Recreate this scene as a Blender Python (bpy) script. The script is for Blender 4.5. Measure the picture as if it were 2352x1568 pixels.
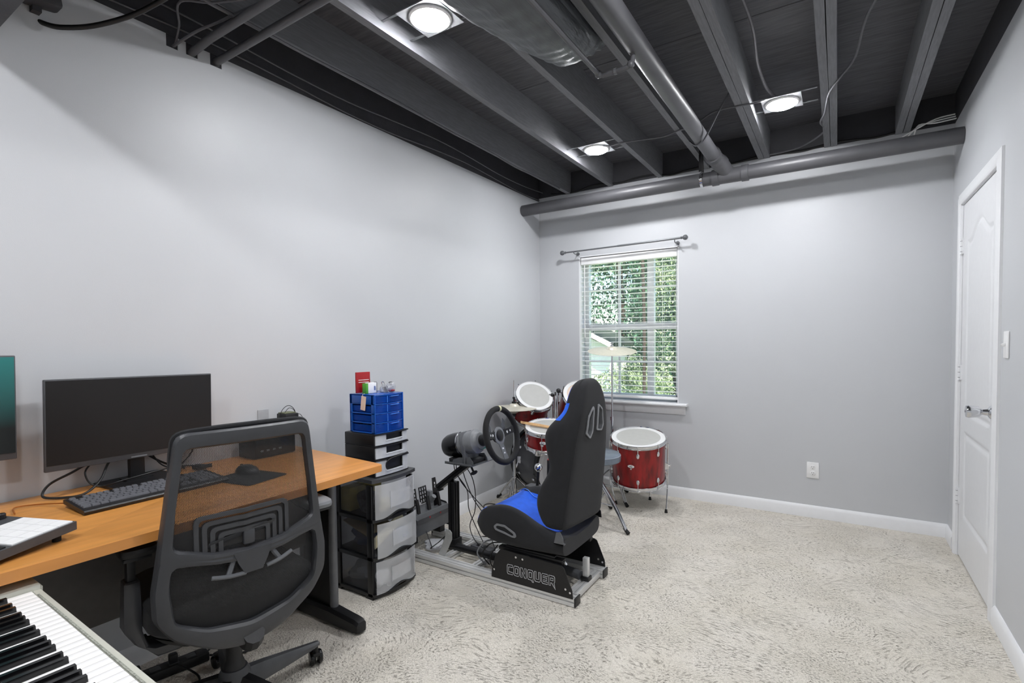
import bpy, bmesh, math, random
from mathutils import Vector, Matrix, Euler
random.seed(7)
R = math.radians
PI = math.pi
for o in list(bpy.data.objects): bpy.data.objects.remove(o)
SC = bpy.context.scene
COL = SC.collection

# ---------------------------------------------------------------- camera, world, exposure
cam_d = bpy.data.cameras.new('camera'); cam = bpy.data.objects.new('camera', cam_d); COL.objects.link(cam)
cam_d.sensor_width = 36; cam_d.lens = 1178.75 * 36 / 2352; cam_d.shift_y = 40.07 / 2352; cam_d.clip_start = 0.02
_r = Vector((0.84386516, 0.53643981, -0.01113219)); _u = Vector((-0.0088182, 0.0346105, 0.99936197)); _f = Vector((-0.53648283, 0.84322859, -0.03393703))
_m = Matrix((_r, _u, -_f)).transposed().to_4x4(); _m.translation = Vector((2.36469, -4.2161, 1.2816))
cam.matrix_world = _m
SC.camera = cam
w = bpy.data.worlds.new('sky'); SC.world = w; w.use_nodes = True
nt = w.node_tree; bg = nt.nodes['Background']
sky = nt.nodes.new('ShaderNodeTexSky'); sky.sky_type = 'NISHITA'
sky.sun_elevation = R(52); sky.sun_rotation = R(150); sky.sun_intensity = 0.35; sky.altitude = 100
nt.links.new(sky.outputs[0], bg.inputs[0]); bg.inputs[1].default_value = 0.42
SC.view_settings.view_transform = 'Standard'; SC.view_settings.look = 'None'
SC.view_settings.gamma = 1; SC.view_settings.use_curve_mapping = False
SC.view_settings.exposure = 0.0
LED = 305.0

W, RAIL_Z, SUB_Z = 2.963, 2.60, 2.79     # room width, joist underside, subfloor
YF = -5.35                                # wall behind the camera

# ---------------------------------------------------------------- materials
def lin(h):
    h = h.lstrip('#'); c = [int(h[i:i+2], 16) / 255 for i in (0, 2, 4)]
    return tuple(x / 12.92 if x < .04045 else ((x + .055) / 1.055) ** 2.4 for x in c) + (1,)
MATS = {}
def M(name, col, rough=.5, metal=0., coat=0., var=.06, vs=30., bump=0., bs=200., emit=0., trans=0., alpha=1., sheen=0., ior=None, stretch=None):
    if name in MATS: return MATS[name]
    m = bpy.data.materials.new(name); m.use_nodes = True; MATS[name] = m
    n = m.node_tree.nodes; l = m.node_tree.links; b = n['Principled BSDF']
    c = lin(col) if isinstance(col, str) else tuple(col) + (1,)
    tc = n.new('ShaderNodeTexCoord'); src = tc.outputs['Object']
    if stretch:
        mp = n.new('ShaderNodeMapping'); mp.inputs['Scale'].default_value = stretch; l.new(src, mp.inputs[0]); src = mp.outputs[0]
    nz = n.new('ShaderNodeTexNoise'); nz.inputs['Scale'].default_value = vs; nz.inputs['Detail'].default_value = 4
    l.new(src, nz.inputs['Vector'])
    rp = n.new('ShaderNodeValToRGB')
    rp.color_ramp.elements[0].color = tuple(x * (1 - var) for x in c[:3]) + (1,); rp.color_ramp.elements[0].position = .35
    rp.color_ramp.elements[1].color = tuple(min(1, x * (1 + var)) for x in c[:3]) + (1,); rp.color_ramp.elements[1].position = .65
    l.new(nz.outputs['Fac'], rp.inputs[0]); l.new(rp.outputs[0], b.inputs['Base Color'])
    b.inputs['Roughness'].default_value = rough; b.inputs['Metallic'].default_value = metal
    b.inputs['Coat Weight'].default_value = coat; b.inputs['Coat Roughness'].default_value = .06
    b.inputs['Sheen Weight'].default_value = sheen
    if ior: b.inputs['IOR'].default_value = ior
    if bump:
        n2 = n.new('ShaderNodeTexNoise'); n2.inputs['Scale'].default_value = bs; n2.inputs['Detail'].default_value = 3
        l.new(src, n2.inputs['Vector'])
        bp = n.new('ShaderNodeBump'); bp.inputs['Strength'].default_value = bump; bp.inputs['Distance'].default_value = .004
        l.new(n2.outputs['Fac'], bp.inputs['Height']); l.new(bp.outputs[0], b.inputs['Normal'])
    if emit:
        b.inputs['Emission Color'].default_value = c; b.inputs['Emission Strength'].default_value = emit
    if trans or alpha < 1:
        b.inputs['Alpha'].default_value = alpha
    return m

def see_through(name, col, fac, rough=.15, diff=True):
    """thin tinted plastic or glass: a share of the light passes straight on"""
    m = bpy.data.materials.new(name); m.use_nodes = True; MATS[name] = m
    n = m.node_tree.nodes; l = m.node_tree.links; b = n['Principled BSDF']; out = n['Material Output']
    b.inputs['Base Color'].default_value = lin(col); b.inputs['Roughness'].default_value = rough
    nz = n.new('ShaderNodeTexNoise'); nz.inputs['Scale'].default_value = 9; tc = n.new('ShaderNodeTexCoord'); l.new(tc.outputs['Object'], nz.inputs['Vector'])
    mr = n.new('ShaderNodeMapRange'); mr.inputs[3].default_value = max(0, fac - .06); mr.inputs[4].default_value = min(1, fac + .06); l.new(nz.outputs['Fac'], mr.inputs[0])
    t = n.new('ShaderNodeBsdfTransparent'); t.inputs[0].default_value = tuple(.5 + .5 * x for x in lin(col)[:3]) + (1,)
    mx = n.new('ShaderNodeMixShader'); l.new(mr.outputs[0], mx.inputs[0]); l.new(b.outputs[0], mx.inputs[1]); l.new(t.outputs[0], mx.inputs[2])
    l.new(mx.outputs[0], out.inputs[0]); return m

wallp = M('wall_paint', '#c3c5c8', .45, bump=.05, bs=260, var=.012, vs=2)
blackp = M('black_ceiling_paint', '#3c3c40', .62, var=.10, vs=9, bump=.25, bs=60)
joistp = M('lit_black_joist_paint', '#707175', .75, var=.10, vs=22, bump=.12, bs=40, stretch=(6, .6, 6))  # same ceiling black; light on the undersides is put into this paler tone
plyp = M('black_plywood_paint', '#505054', .75, var=.22, vs=16, bump=.12, bs=30, stretch=(.5, 5, 1))
trimw = M('white_trim_paint', '#e4e5e7', .35, var=.01)
doorw = M('white_door_paint', '#dedfe1', .35, var=.01)
blackpl = M('black_plastic', '#151517', .42, var=.1, bump=.1, bs=500)
blackgl = M('black_gloss', '#0c0c0e', .16, var=.05)
darkgr = M('dark_grey_plastic', '#46474a', .36, var=.06, bump=.15, bs=700)
midgr = M('grey_plastic', '#77797c', .4, var=.05)
chrome = M('chrome', '#dcdde0', .12, 1., var=.03)
alu = M('brushed_aluminium', '#d6d6d5', .36, .35, var=.06, vs=60, stretch=(1, 20, 20))
steelgr = M('grey_painted_steel', '#66686b', .38, .3, var=.05)
blacksteel = M('black_powder_coat', '#131315', .38, .1, var=.1, bump=.12, bs=500)
redwrap = M('red_lacquer', '#86090d', .3, .25, coat=.35, var=.45, vs=9, stretch=(3, 3, .4))
darkwrap = M('dark_grey_shell_wrap', '#48484b', .3, .3, coat=.4, var=.2, vs=6)
drumhead = M('drum_head_film', '#b6b6b2', .5, var=.02)
drumrim = M('clear_head_border', '#e6e6e6', .35, var=.01)
brass = M('pale_cymbal_bronze', '#d9d4c4', .35, .35, var=.05, vs=40)
wood = M('honey_laminate', '#cb8c48', .28, var=.10, vs=7, bump=.03, bs=60, stretch=(6, .5, 6))
woodedge = M('honey_edge_band', '#cb8a48', .3, var=.08, vs=7, stretch=(4, .5, 4))
stick = M('hickory', '#d3aa78', .5, var=.1, vs=20, stretch=(2, 2, 2))
cloth = M('black_seat_cloth', '#121317', .85, var=.15, bump=.5, bs=900, sheen=.08)
blue = M('blue_seat_cloth', '#135cd6', .85, var=.08, bump=.5, bs=900, sheen=.12)
suede = M('black_suede', '#0a0a0c', .85, var=.2, bump=.5, bs=900, sheen=.03)
rubber = M('black_rubber', '#0b0b0c', .7, var=.1)
ivory = M('white_key', '#ecebea', .25, var=.01)
pianow = M('warm_grey_piano_body', '#b9b9ae', .45, var=.03)
foil = M('black_painted_foil', '#5b5e61', .42, .3, var=.12, vs=12, bump=.9, bs=22, stretch=(3.2, .55, 3.2))
pvc = M('black_painted_pipe', '#4d4d50', .42, var=.07, vs=12)
redpl = M('red_plastic', '#9c1b22', .35, var=.05)
greenpl = M('green_plastic', '#4f9e33', .4, var=.05)
whitepl = M('white_plastic', '#ebebeb', .35, var=.02)
vinyl = M('white_window_vinyl', '#f6f6f6', .3, var=.01)
bluepl = M('blue_plastic', '#0f4fa6', .25, var=.06)
bluedr = see_through('blue_clear_plastic', '#1a5ac8', .62, .12)
frost = see_through('frosted_drawer_plastic', '#f4f5f7', .71, .25)
greycl = see_through('smoky_drawer_plastic', '#b9babd', .90, .15)
glass = see_through('window_glass', '#f2f5f5', .95, .02)
bagpl = see_through('clear_bag_plastic', '#d5d7db', .5, .12)
cable_m = M('cable_black', '#101011', .5, var=.1)
cable_g = M('cable_painted', '#56565a', .55, var=.1)
brick_w = M('exterior_white_siding', '#e9ebec', .6, var=.03)
roofm = M('exterior_roof_shingle', '#22332f', .8, var=.2, vs=40)
leafm = M('foliage_green', '#375c47', .55, var=.8, vs=5)
leafm2 = M('foliage_light', '#71876a', .5, var=.7, vs=6)
barkm = M('bark', '#2f2a26', .9, var=.3, vs=12, bump=.8, bs=30)
lawn = M('lawn', '#6d8a54', .9, var=.3, vs=12)

def carpet_mat():
    m = bpy.data.materials.new('patterned_carpet'); m.use_nodes = True
    n = m.node_tree.nodes; l = m.node_tree.links; b = n['Principled BSDF']
    tc = n.new('ShaderNodeTexCoord')
    # swirls: distort the coordinates, then streaks short across, long along
    nz = n.new('ShaderNodeTexNoise'); nz.inputs['Scale'].default_value = 2.1; nz.inputs['Detail'].default_value = 1.0
    l.new(tc.outputs['Object'], nz.inputs['Vector'])
    sub = n.new('ShaderNodeVectorMath'); sub.operation = 'SUBTRACT'; sub.inputs[1].default_value = (.5, .5, .5); l.new(nz.outputs['Color'], sub.inputs[0])
    sc = n.new('ShaderNodeVectorMath'); sc.operation = 'SCALE'; sc.inputs['Scale'].default_value = .45; l.new(sub.outputs[0], sc.inputs[0])
    ad = n.new('ShaderNodeVectorMath'); ad.operation = 'ADD'; l.new(tc.outputs['Object'], ad.inputs[0]); l.new(sc.outputs[0], ad.inputs[1])
    mp = n.new('ShaderNodeMapping'); mp.inputs['Scale'].default_value = (58, 112, 1); l.new(ad.outputs[0], mp.inputs[0])
    st = n.new('ShaderNodeTexNoise'); st.inputs['Scale'].default_value = 1.0; st.inputs['Detail'].default_value = 4; st.inputs['Roughness'].default_value = .7; l.new(mp.outputs[0], st.inputs['Vector'])
    r1 = n.new('ShaderNodeValToRGB'); r1.color_ramp.elements[0].position = .53; r1.color_ramp.elements[0].color = (0, 0, 0, 1); r1.color_ramp.elements[1].position = .68; r1.color_ramp.elements[1].color = (1, 1, 1, 1); l.new(st.outputs['Fac'], r1.inputs[0])
    # large scroll shapes that switch the streaks on and off
    big = n.new('ShaderNodeTexNoise'); big.inputs['Scale'].default_value = 7; big.inputs['Detail'].default_value = 2; big.inputs['Distortion'].default_value = 2.2; l.new(tc.outputs['Object'], big.inputs['Vector'])
    r2 = n.new('ShaderNodeValToRGB'); r2.color_ramp.elements[0].position = .34; r2.color_ramp.elements[0].color = (.22, .22, .22, 1); r2.color_ramp.elements[1].position = .62; l.new(big.outputs['Fac'], r2.inputs[0])
    mu = n.new('ShaderNodeMath'); mu.operation = 'MULTIPLY'; l.new(r1.outputs[0], mu.inputs[0]); l.new(r2.outputs[0], mu.inputs[1])
    # tufts
    tf = n.new('ShaderNodeTexVoronoi'); tf.inputs['Scale'].default_value = 210; l.new(tc.outputs['Object'], tf.inputs['Vector'])
    blot = n.new('ShaderNodeTexNoise'); blot.inputs['Scale'].default_value = 3.2; blot.inputs['Detail'].default_value = 5; l.new(tc.outputs['Object'], blot.inputs['Vector'])
    base = n.new('ShaderNodeMixRGB'); base.inputs[1].default_value = lin('#d6cfc0'); base.inputs[2].default_value = lin('#f0ebe3'); l.new(blot.outputs['Fac'], base.inputs[0])
    tu = n.new('ShaderNodeMixRGB'); tu.blend_type = 'MULTIPLY'; tu.inputs[0].default_value = .30; l.new(base.outputs[0], tu.inputs[1])
    tr = n.new('ShaderNodeValToRGB'); tr.color_ramp.elements[0].color = (1, 1, 1, 1); tr.color_ramp.elements[1].position = .75; tr.color_ramp.elements[1].color = (.35, .33, .3, 1); l.new(tf.outputs['Distance'], tr.inputs[0]); l.new(tr.outputs[0], tu.inputs[2])
    fin = n.new('ShaderNodeMixRGB'); fin.inputs[2].default_value = lin('#9a9388'); l.new(mu.outputs[0], fin.inputs[0]); l.new(tu.outputs[0], fin.inputs[1])
    l.new(fin.outputs[0], b.inputs['Base Color']); b.inputs['Roughness'].default_value = .95
    nb = n.new('ShaderNodeTexNoise'); nb.inputs['Scale'].default_value = 120; nb.inputs['Detail'].default_value = 4; l.new(tc.outputs['Object'], nb.inputs['Vector'])
    su = n.new('ShaderNodeMath'); su.operation = 'MULTIPLY_ADD'; l.new(mu.outputs[0], su.inputs[0]); su.inputs[1].default_value = -.8; l.new(nb.outputs['Fac'], su.inputs[2])
    bp = n.new('ShaderNodeBump'); bp.inputs['Strength'].default_value = .9; bp.inputs['Distance'].default_value = .008; l.new(su.outputs[0], bp.inputs['Height'])
    l.new(bp.outputs[0], b.inputs['Normal']); return m
carpet = carpet_mat()

def mesh_fabric():
    """woven chair mesh: a fine grid of holes"""
    m = bpy.data.materials.new('woven_mesh'); m.use_nodes = True
    n = m.node_tree.nodes; l = m.node_tree.links; b = n['Principled BSDF']; out = n['Material Output']
    b.inputs['Base Color'].default_value = (.012, .012, .013, 1); b.inputs['Roughness'].default_value = .6
    tc = n.new('ShaderNodeTexCoord'); sx = n.new('ShaderNodeSeparateXYZ'); l.new(tc.outputs['Object'], sx.inputs[0])
    cx = n.new('ShaderNodeCombineXYZ'); l.new(sx.outputs['Y'], cx.inputs['X']); l.new(sx.outputs['Z'], cx.inputs['Y'])
    mp = n.new('ShaderNodeMapping'); mp.inputs['Rotation'].default_value = (0, 0, R(45)); l.new(cx.outputs[0], mp.inputs[0])
    v = n.new('ShaderNodeTexVoronoi'); v.voronoi_dimensions = '2D'; v.inputs['Scale'].default_value = 330; v.inputs['Randomness'].default_value = 0; l.new(mp.outputs[0], v.inputs['Vector'])
    g = n.new('ShaderNodeMath'); g.operation = 'LESS_THAN'; g.inputs[1].default_value = .30; l.new(v.outputs['Distance'], g.inputs[0])
    t = n.new('ShaderNodeBsdfTransparent'); mx = n.new('ShaderNodeMixShader')
    l.new(g.outputs[0], mx.inputs[0]); l.new(b.outputs[0], mx.inputs[1]); l.new(t.outputs[0], mx.inputs[2]); l.new(mx.outputs[0], out.inputs[0]); return m
meshm = mesh_fabric()

def emis(name, col, s):
    m = bpy.data.materials.new(name); m.use_nodes = True; n = m.node_tree.nodes; l = m.node_tree.links
    e = n.new('ShaderNodeEmission'); e.inputs[0].default_value = lin(col); e.inputs[1].default_value = s
    l.new(e.outputs[0], n['Material Output'].inputs[0]); return m
ledm = emis('led_diffuser', '#fbfcff', LED)

def screen_mat(name, a, b_, s, rough=.18):
    m = bpy.data.materials.new(name); m.use_nodes = True; n = m.node_tree.nodes; l = m.node_tree.links; p = n['Principled BSDF']
    p.inputs['Base Color'].default_value = (.012, .011, .011, 1); p.inputs['Roughness'].default_value = rough; p.inputs['Specular IOR Level'].default_value = .35
    tc = n.new('ShaderNodeTexCoord'); sx = n.new('ShaderNodeSeparateXYZ'); l.new(tc.outputs['Generated'], sx.inputs[0])
    rp = n.new('ShaderNodeValToRGB'); rp.color_ramp.elements[0].color = lin(a); rp.color_ramp.elements[1].color = lin(b_)
    rp.color_ramp.elements[0].position = .25
    l.new(sx.outputs['Z'], rp.inputs[0]); l.new(rp.outputs[0], p.inputs['Emission Color']); p.inputs['Emission Strength'].default_value = s
    return m

# ---------------------------------------------------------------- mesh helpers
class B:
    def __init__(s): s.bm = bmesh.new(); s.mi = 0
    def _new(s, verts, faces):
        vs = [s.bm.verts.new(v) for v in verts]; fs = []
        for f in faces:
            try: q = s.bm.faces.new([vs[i] for i in f]); q.material_index = s.mi; fs.append(q)
            except ValueError: pass
        return vs, fs
    def mat(s, i): s.mi = i; return s
    def box(s, c, d, rot=None, bev=0., seg=2):
        x, y, z = d[0] / 2, d[1] / 2, d[2] / 2
        vs, fs = s._new([(a, b, e) for a in (-x, x) for b in (-y, y) for e in (-z, z)],
                        [(0, 1, 3, 2), (4, 6, 7, 5), (0, 4, 5, 1), (2, 3, 7, 6), (0, 2, 6, 4), (1, 5, 7, 3)])
        if bev:
            ed = list({e for f in fs for e in f.edges})
            r = bmesh.ops.bevel(s.bm, geom=ed, offset=bev, segments=seg, profile=.5, affect='EDGES')
            vs = list({v for f in r['faces'] for v in f.verts} | {v for v in vs if v.is_valid})
            for f in r['faces']: f.material_index = s.mi
        m = Matrix.Translation(Vector(c)) @ (rot.to_matrix().to_4x4() if isinstance(rot, Euler) else (rot or Matrix()))
        bmesh.ops.transform(s.bm, matrix=m, verts=vs); return s
    def b2(s, a, b, bev=0., seg=2):
        return s.box([(a[i] + b[i]) / 2 for i in range(3)], [abs(b[i] - a[i]) for i in range(3)], None, bev, seg)
    def loft(s, rings, cap=True, close=False):
        n = len(rings[0]); vs = [[s.bm.verts.new(v) for v in r] for r in rings]
        k = len(rings); rng = range(k if close else k - 1)
        for i in rng:
            A, C_ = vs[i], vs[(i + 1) % k]
            for j in range(n):
                f = s.bm.faces.new((A[j], A[(j + 1) % n], C_[(j + 1) % n], C_[j])); f.material_index = s.mi
        if cap and not close:
            for r_, rev in ((vs[0], True), (vs[-1], False)):
                f = s.bm.faces.new(list(reversed(r_)) if rev else r_); f.material_index = s.mi
        return s
    def frame(s, d):
        d = Vector(d).normalized(); up = Vector((0, 0, 1)) if abs(d.z) < .95 else Vector((1, 0, 0))
        a = d.cross(up).normalized(); return a, d.cross(a).normalized(), d
    def cyl(s, p, q, r, r2=None, n=16):
        p, q = Vector(p), Vector(q); a, b_, d = s.frame(q - p); r2 = r if r2 is None else r2
        return s.loft([[c + rr * (math.cos(2 * PI * i / n) * a + math.sin(2 * PI * i / n) * b_) for i in range(n)] for c, rr in ((p, r), (q, r2))])
    def lathe(s, prof, p, axis=(0, 0, 1), n=28, cap=True):
        p = Vector(p); a, b_, d = s.frame(axis)
        return s.loft([[p + d * h + r_ * (math.cos(2 * PI * i / n) * a + math.sin(2 * PI * i / n) * b_) for i in range(n)] for r_, h in prof], cap)
    def torus(s, p, axis, R_, r_, n=36, k=8, sq=None):
        p = Vector(p); a, b_, d = s.frame(axis); rings = []
        for i in range(n):
            t = 2 * PI * i / n; o = math.cos(t) * a + math.sin(t) * b_
            if sq: rings.append([p + o * (R_ + x) + d * y for x, y in ((-sq[0], -sq[1]), (sq[0], -sq[1]), (sq[0], sq[1]), (-sq[0], sq[1]))])
            else: rings.append([p + o * (R_ + r_ * math.cos(2 * PI * j / k)) + d * r_ * math.sin(2 * PI * j / k) for j in range(k)])
        return s.loft(rings, False, True)
    def tube(s, pts, r_, n=8, smooth=0, closed=False):
        P = [Vector(p) for p in pts]
        if smooth:
            Q = []; m_ = len(P)
            for i in range(m_ if closed else m_ - 1):
                g = (lambda k: P[k % m_]) if closed else (lambda k: P[max(0, min(m_ - 1, k))])
                p0, p1, p2, p3 = g(i - 1), g(i), g(i + 1), g(i + 2)
                for j in range(smooth):
                    t = j / smooth
                    Q.append(.5 * ((2 * p1) + (-p0 + p2) * t + (2 * p0 - 5 * p1 + 4 * p2 - p3) * t * t + (-p0 + 3 * p1 - 3 * p2 + p3) * t ** 3))
            if not closed: Q.append(P[-1])
            P = Q
        rings = []; m_ = len(P); a = None
        for i in range(m_):
            if closed: d = P[(i + 1) % m_] - P[i - 1]
            else: d = P[min(i + 1, m_ - 1)] - P[max(i - 1, 0)]
            d.normalize()
            if a is None: a, b_, _ = s.frame(d)
            else:
                a = a - d * a.dot(d)
                if a.length < 1e-6: a, b_, _ = s.frame(d)
                a.normalize(); b_ = d.cross(a)
            rr = r_(i / (m_ - 1)) if callable(r_) else r_
            rings.append([P[i] + rr * (math.cos(2 * PI * k / n) * a + math.sin(2 * PI * k / n) * b_) for k in range(n)])
        return s.loft(rings, not closed, closed)
    def prism(s, poly, org, ux, uy, th, th0=0.):
        """extrude a 2D outline; ux, uy are its axes, thickness along ux x uy"""
        org, ux, uy = Vector(org), Vector(ux), Vector(uy); nn = ux.cross(uy).normalized()
        return s.loft([[org + ux * x + uy * y + nn * t for x, y in poly] for t in (th0, th)])
    def ringprism(s, outer, inner, fn, th):
        """frame between two outlines of equal count; fn(x,y,t)->3D"""
        n = len(outer)
        return s.loft([[fn(*outer[i], 0), fn(*outer[i], th), fn(*inner[i], th), fn(*inner[i], 0)] for i in range(n)], False, True)
    def sph(s, c, r_, sc=(1, 1, 1), n=14, m=9):
        rings = []
        for i in range(1, m):
            t = PI * i / m; rings.append([Vector(c) + Vector((r_ * sc[0] * math.sin(t) * math.cos(2 * PI * j / n), r_ * sc[1] * math.sin(t) * math.sin(2 * PI * j / n), r_ * sc[2] * math.cos(t))) for j in range(n)])
        return s.loft(rings)

WM = {}
def link(o, parent=None):
    COL.objects.link(o)
    if parent is not None: o.parent = parent; WM[o] = WM[parent]
    else: WM[o] = Matrix()
    return o
def mk(name, b_, mats, parent=None, world=True, ang=35, recalc=True):
    """one mesh object; world=True: authored in world space, moved into its thing's frame"""
    bm = b_.bm
    if recalc: bmesh.ops.recalc_face_normals(bm, faces=bm.faces)
    if parent is not None and world: bmesh.ops.transform(bm, matrix=WM[parent].inverted(), verts=bm.verts)
    me = bpy.data.meshes.new(name); bm.to_mesh(me); bm.free()
    for mm in (mats if isinstance(mats, (list, tuple)) else [mats]): me.materials.append(mm)
    for p in me.polygons: p.use_smooth = True
    me.set_sharp_from_angle(angle=R(ang))
    return link(bpy.data.objects.new(name, me), parent)
def tag(o, label=None, cat=None, group=None, kind=None):
    for k, v in (('label', label), ('category', cat), ('group', group), ('kind', kind)):
        if v: o[k] = v
    return o
def thing(name, label, cat, loc=(0, 0, 0), rz=0., group=None):
    o = bpy.data.objects.new(name, None); COL.objects.link(o); o.location = loc; o.rotation_euler = (0, 0, rz); o.empty_display_size = .05
    WM[o] = Matrix.Translation(Vector(loc)) @ Matrix.Rotation(rz, 4, 'Z'); return tag(o, label, cat, group)
def single(name, b_, mat, label, cat, loc=None, group=None, kind=None, ang=35):
    if loc:
        bmesh.ops.translate(b_.bm, vec=-Vector(loc), verts=b_.bm.verts)
    o = mk(name, b_, mat, ang=ang)
    if loc: o.location = loc; WM[o] = Matrix.Translation(Vector(loc))
    return tag(o, label, cat, group, kind)
def struct(name, b_, mat, parent=None, ang=35):
    o = mk(name, b_, mat, parent, ang=ang)
    if parent is None: o['kind'] = 'structure'
    return o
def dupmesh(o, loc, rot=None, parent=None, name=None):
    c = o.copy(); COL.objects.link(c); c.location = loc
    if rot: c.rotation_euler = rot
    if parent: c.parent = parent
    return c

# ---------------------------------------------------------------- room shell
struct('floor', B().b2((-.15, YF - .15, -.12), (W + .15, .15, 0)), carpet)
wl = struct('wall_left', B().b2((-.12, YF, 0), (0, 0, 2.525)).b2((-.12, YF, 2.525), (0, -3.145, 2.575)).b2((-.12, -3.10, 2.525), (0, -3.068, 2.575)).b2((-.12, -3.02, 2.525), (0, -2.968, 2.575)).b2((-.12, -2.918, 2.525), (0, 0, 2.575)), wallp)
# back wall with window opening
WX0, WX1, WZ0, WZ1 = .402, 1.275, .765, 2.032
bw = B()
bw.b2((-.12, 0, 0), (WX0, .16, 2.605)).b2((WX1, 0, 0), (W + .12, .16, 2.605)).b2((WX0, 0, 0), (WX1, .16, WZ0)).b2((WX0, 0, WZ1), (WX1, .16, 2.605))
struct('wall_back', bw, wallp)
DY0, DY1, DZ = -1.115, -.305, 2.04      # door opening along the right wall
rw_ = B()
rw_.b2((W, YF, 0), (W + .12, DY0, 2.60)).b2((W, DY1, 0), (W + .12, 0, 2.60)).b2((W, DY0, DZ), (W + .12, DY1, 2.60))
struct('wall_right', rw_, wallp)
struct('wall_front', B().b2((-.12, YF - .12, 0), (W + .12, YF, 2.60)), wallp)

# ceiling: rim boards, plywood subfloor panels, joists
ceil = struct('ceiling', B().b2((-.12, YF - .12, SUB_Z + .018), (W + .12, .16, SUB_Z + .06))
              .b2((-.12, YF - .12, 2.575), (-.001, .16, SUB_Z + .03)).b2((-.12, -3.145, 2.526), (-.006, -3.10, 2.576)).b2((-.12, -3.068, 2.526), (-.006, -3.02, 2.576)).b2((-.12, -2.968, 2.526), (-.006, -2.918, 2.576)).b2((-.12, .001, 2.605), (W + .12, .16, SUB_Z + .03))
              .b2((W + .001, YF - .12, 2.60), (W + .12, .16, SUB_Z + .03)).b2((-.12, YF - .12, 2.60), (W + .12, YF, SUB_Z + .03)), blackp)
seams = [.16, -.31, -1.53, -2.75, -3.97, YF - .1]
xs = [-.1, 1.07, 3.06]
for i in range(5):
    off = 0 if i % 2 else .45
    cuts = [-.1, 1.07 + off, 3.06]
    for a, b_ in zip(cuts, cuts[1:]):
        mk('plywood_panel', B().b2((a + .002, seams[i + 1] + .002, SUB_Z), (b_ - .002, seams[i] - .002, SUB_Z + .018), .002, 1), plyp, ceil)
for x, wd in ((.31, .038), (.709, .038), (1.132, .038), (1.495, .036), (1.875, .037), (1.914, .037), (2.288, .037), (2.328, .037), (2.683, .037), (2.723, .036)):
    b = B(); n = 14
    rings = []
    for i in range(n + 1):
        y = YF + .02 + (-.02 - YF) * i / n; j = random.uniform(-.0012, .0012)
        rings.append([(x - wd / 2 + j, y, RAIL_Z), (x + wd / 2 + j, y, RAIL_Z + random.uniform(-.0008, .0008)), (x + wd / 2, y, SUB_Z), (x - wd / 2, y, SUB_Z)])
    b.loft(rings); mk('joist', b, joistp, ceil)

# baseboards with a stepped top
def baseboard(name, p, q, inward):
    p, q, n = Vector(p), Vector(q), Vector(inward)
    prof = [(0, 0), (.014, 0), (.014, .066), (.0105, .073), (.0085, .079), (.003, .0865), (0, .0865)]
    b = B().loft([[c + n * a + Vector((0, 0, h)) for a, h in prof] for c in (p, q)])
    return struct(name, b, trimw)
baseboard('baseboard_left', (0, YF, 0), (0, 0, 0), (1, 0, 0))
baseboard('baseboard_back', (0, 0, 0), (W, 0, 0), (0, -1, 0))
b = baseboard('baseboard_right', (W, -.213, 0), (W, 0, 0), (-1, 0, 0))
baseboard('baseboard_right', (W, YF, 0), (W, -1.178, 0), (-1, 0, 0))

# ---------------------------------------------------------------- door
door = thing('door_1', None, None, (W, -.7, 0)); door['kind'] = 'structure'
cp = [(0, 0), (.010, 0), (.016, .008), (.018, .03), (.012, .048), (.010, .062), (0, .064)]
for side, y in ((1, DY1 + .004), (-1, DY0 - .004)):      # mitred at the top corners
    mk('door_casing', B().loft([[(W - a, y + side * h, z_ + (h if z_ else 0)) for a, h in cp] for z_ in (0, DZ)]), trimw, door)
mk('door_casing', B().loft([[(W - a, y + side * h, DZ + h) for a, h in cp] for side, y in ((-1, DY0 - .004), (1, DY1 + .004))]), trimw, door)
b = B().b2((W - .001, DY0 - .004, 0), (W + .121, DY0 + .0012, DZ)).b2((W - .001, DY1 - .0012, 0), (W + .121, DY1 + .004, DZ)).b2((W - .001, DY0, DZ - .004), (W + .121, DY1, DZ + .002))
b.b2((W + .045, DY0, 0), (W + .06, DY0 + .03, DZ)).b2((W + .045, DY1 - .03, 0), (W + .06, DY1, DZ)).b2((W + .045, DY0, DZ - .03), (W + .06, DY1, DZ)).b2((W + .115, DY0, 0), (W + .12, DY1, DZ))
mk('door_jamb', b, trimw, door)
# leaf: built as a height field so the two raised panels have moulded edges
def leaf_mesh():
    y0, y1, z0, z1 = DY0 + .0035, DY1 - .0026, .010, DZ - .006
    wd = y1 - y0; NY, NZ = 90, 220
    def inset(y, z):
        m = .115; u = (y - y0 - m) / (wd - 2 * m)
        best = 0
        def dist(zb, zt): return min(y - y0 - m, y1 - m - y, z - zb, zt - z)
        s_ = abs(2 * u - 1)
        arch = 1.815 + .085 * (.5 + .5 * math.cos(PI * min(1, s_ / .78))) if s_ < 1 else 1.815
        d1 = dist(.845, arch); d2 = dist(.255, .745)
        d = max(d1, d2)
        if d <= 0: return 0
        if d < .012: return -.007 * (d / .012)
        if d < .020: return -.007
        if d < .040: return -.007 + .006 * (d - .020) / .020
        return -.001
    b = B(); X = W + .004
    vs = [[b.bm.verts.new((X - inset(y0 + wd * j / NY, z0 + (z1 - z0) * i / NZ), y0 + wd * j / NY, z0 + (z1 - z0) * i / NZ)) for j in range(NY + 1)] for i in range(NZ + 1)]
    for i in range(NZ):
        for j in range(NY): b.bm.faces.new((vs[i][j], vs[i][j + 1], vs[i + 1][j + 1], vs[i + 1][j]))
    b.b2((X + .012, y0, z0), (X + .04, y1, z1))
    b.b2((X + .0, y0, z0), (X + .012, y0 + .002, z1)).b2((X, y1 - .002, z0), (X + .012, y1, z1))
    return b
leaf = mk('door_leaf', leaf_mesh(), doorw, door, ang=60)
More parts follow.
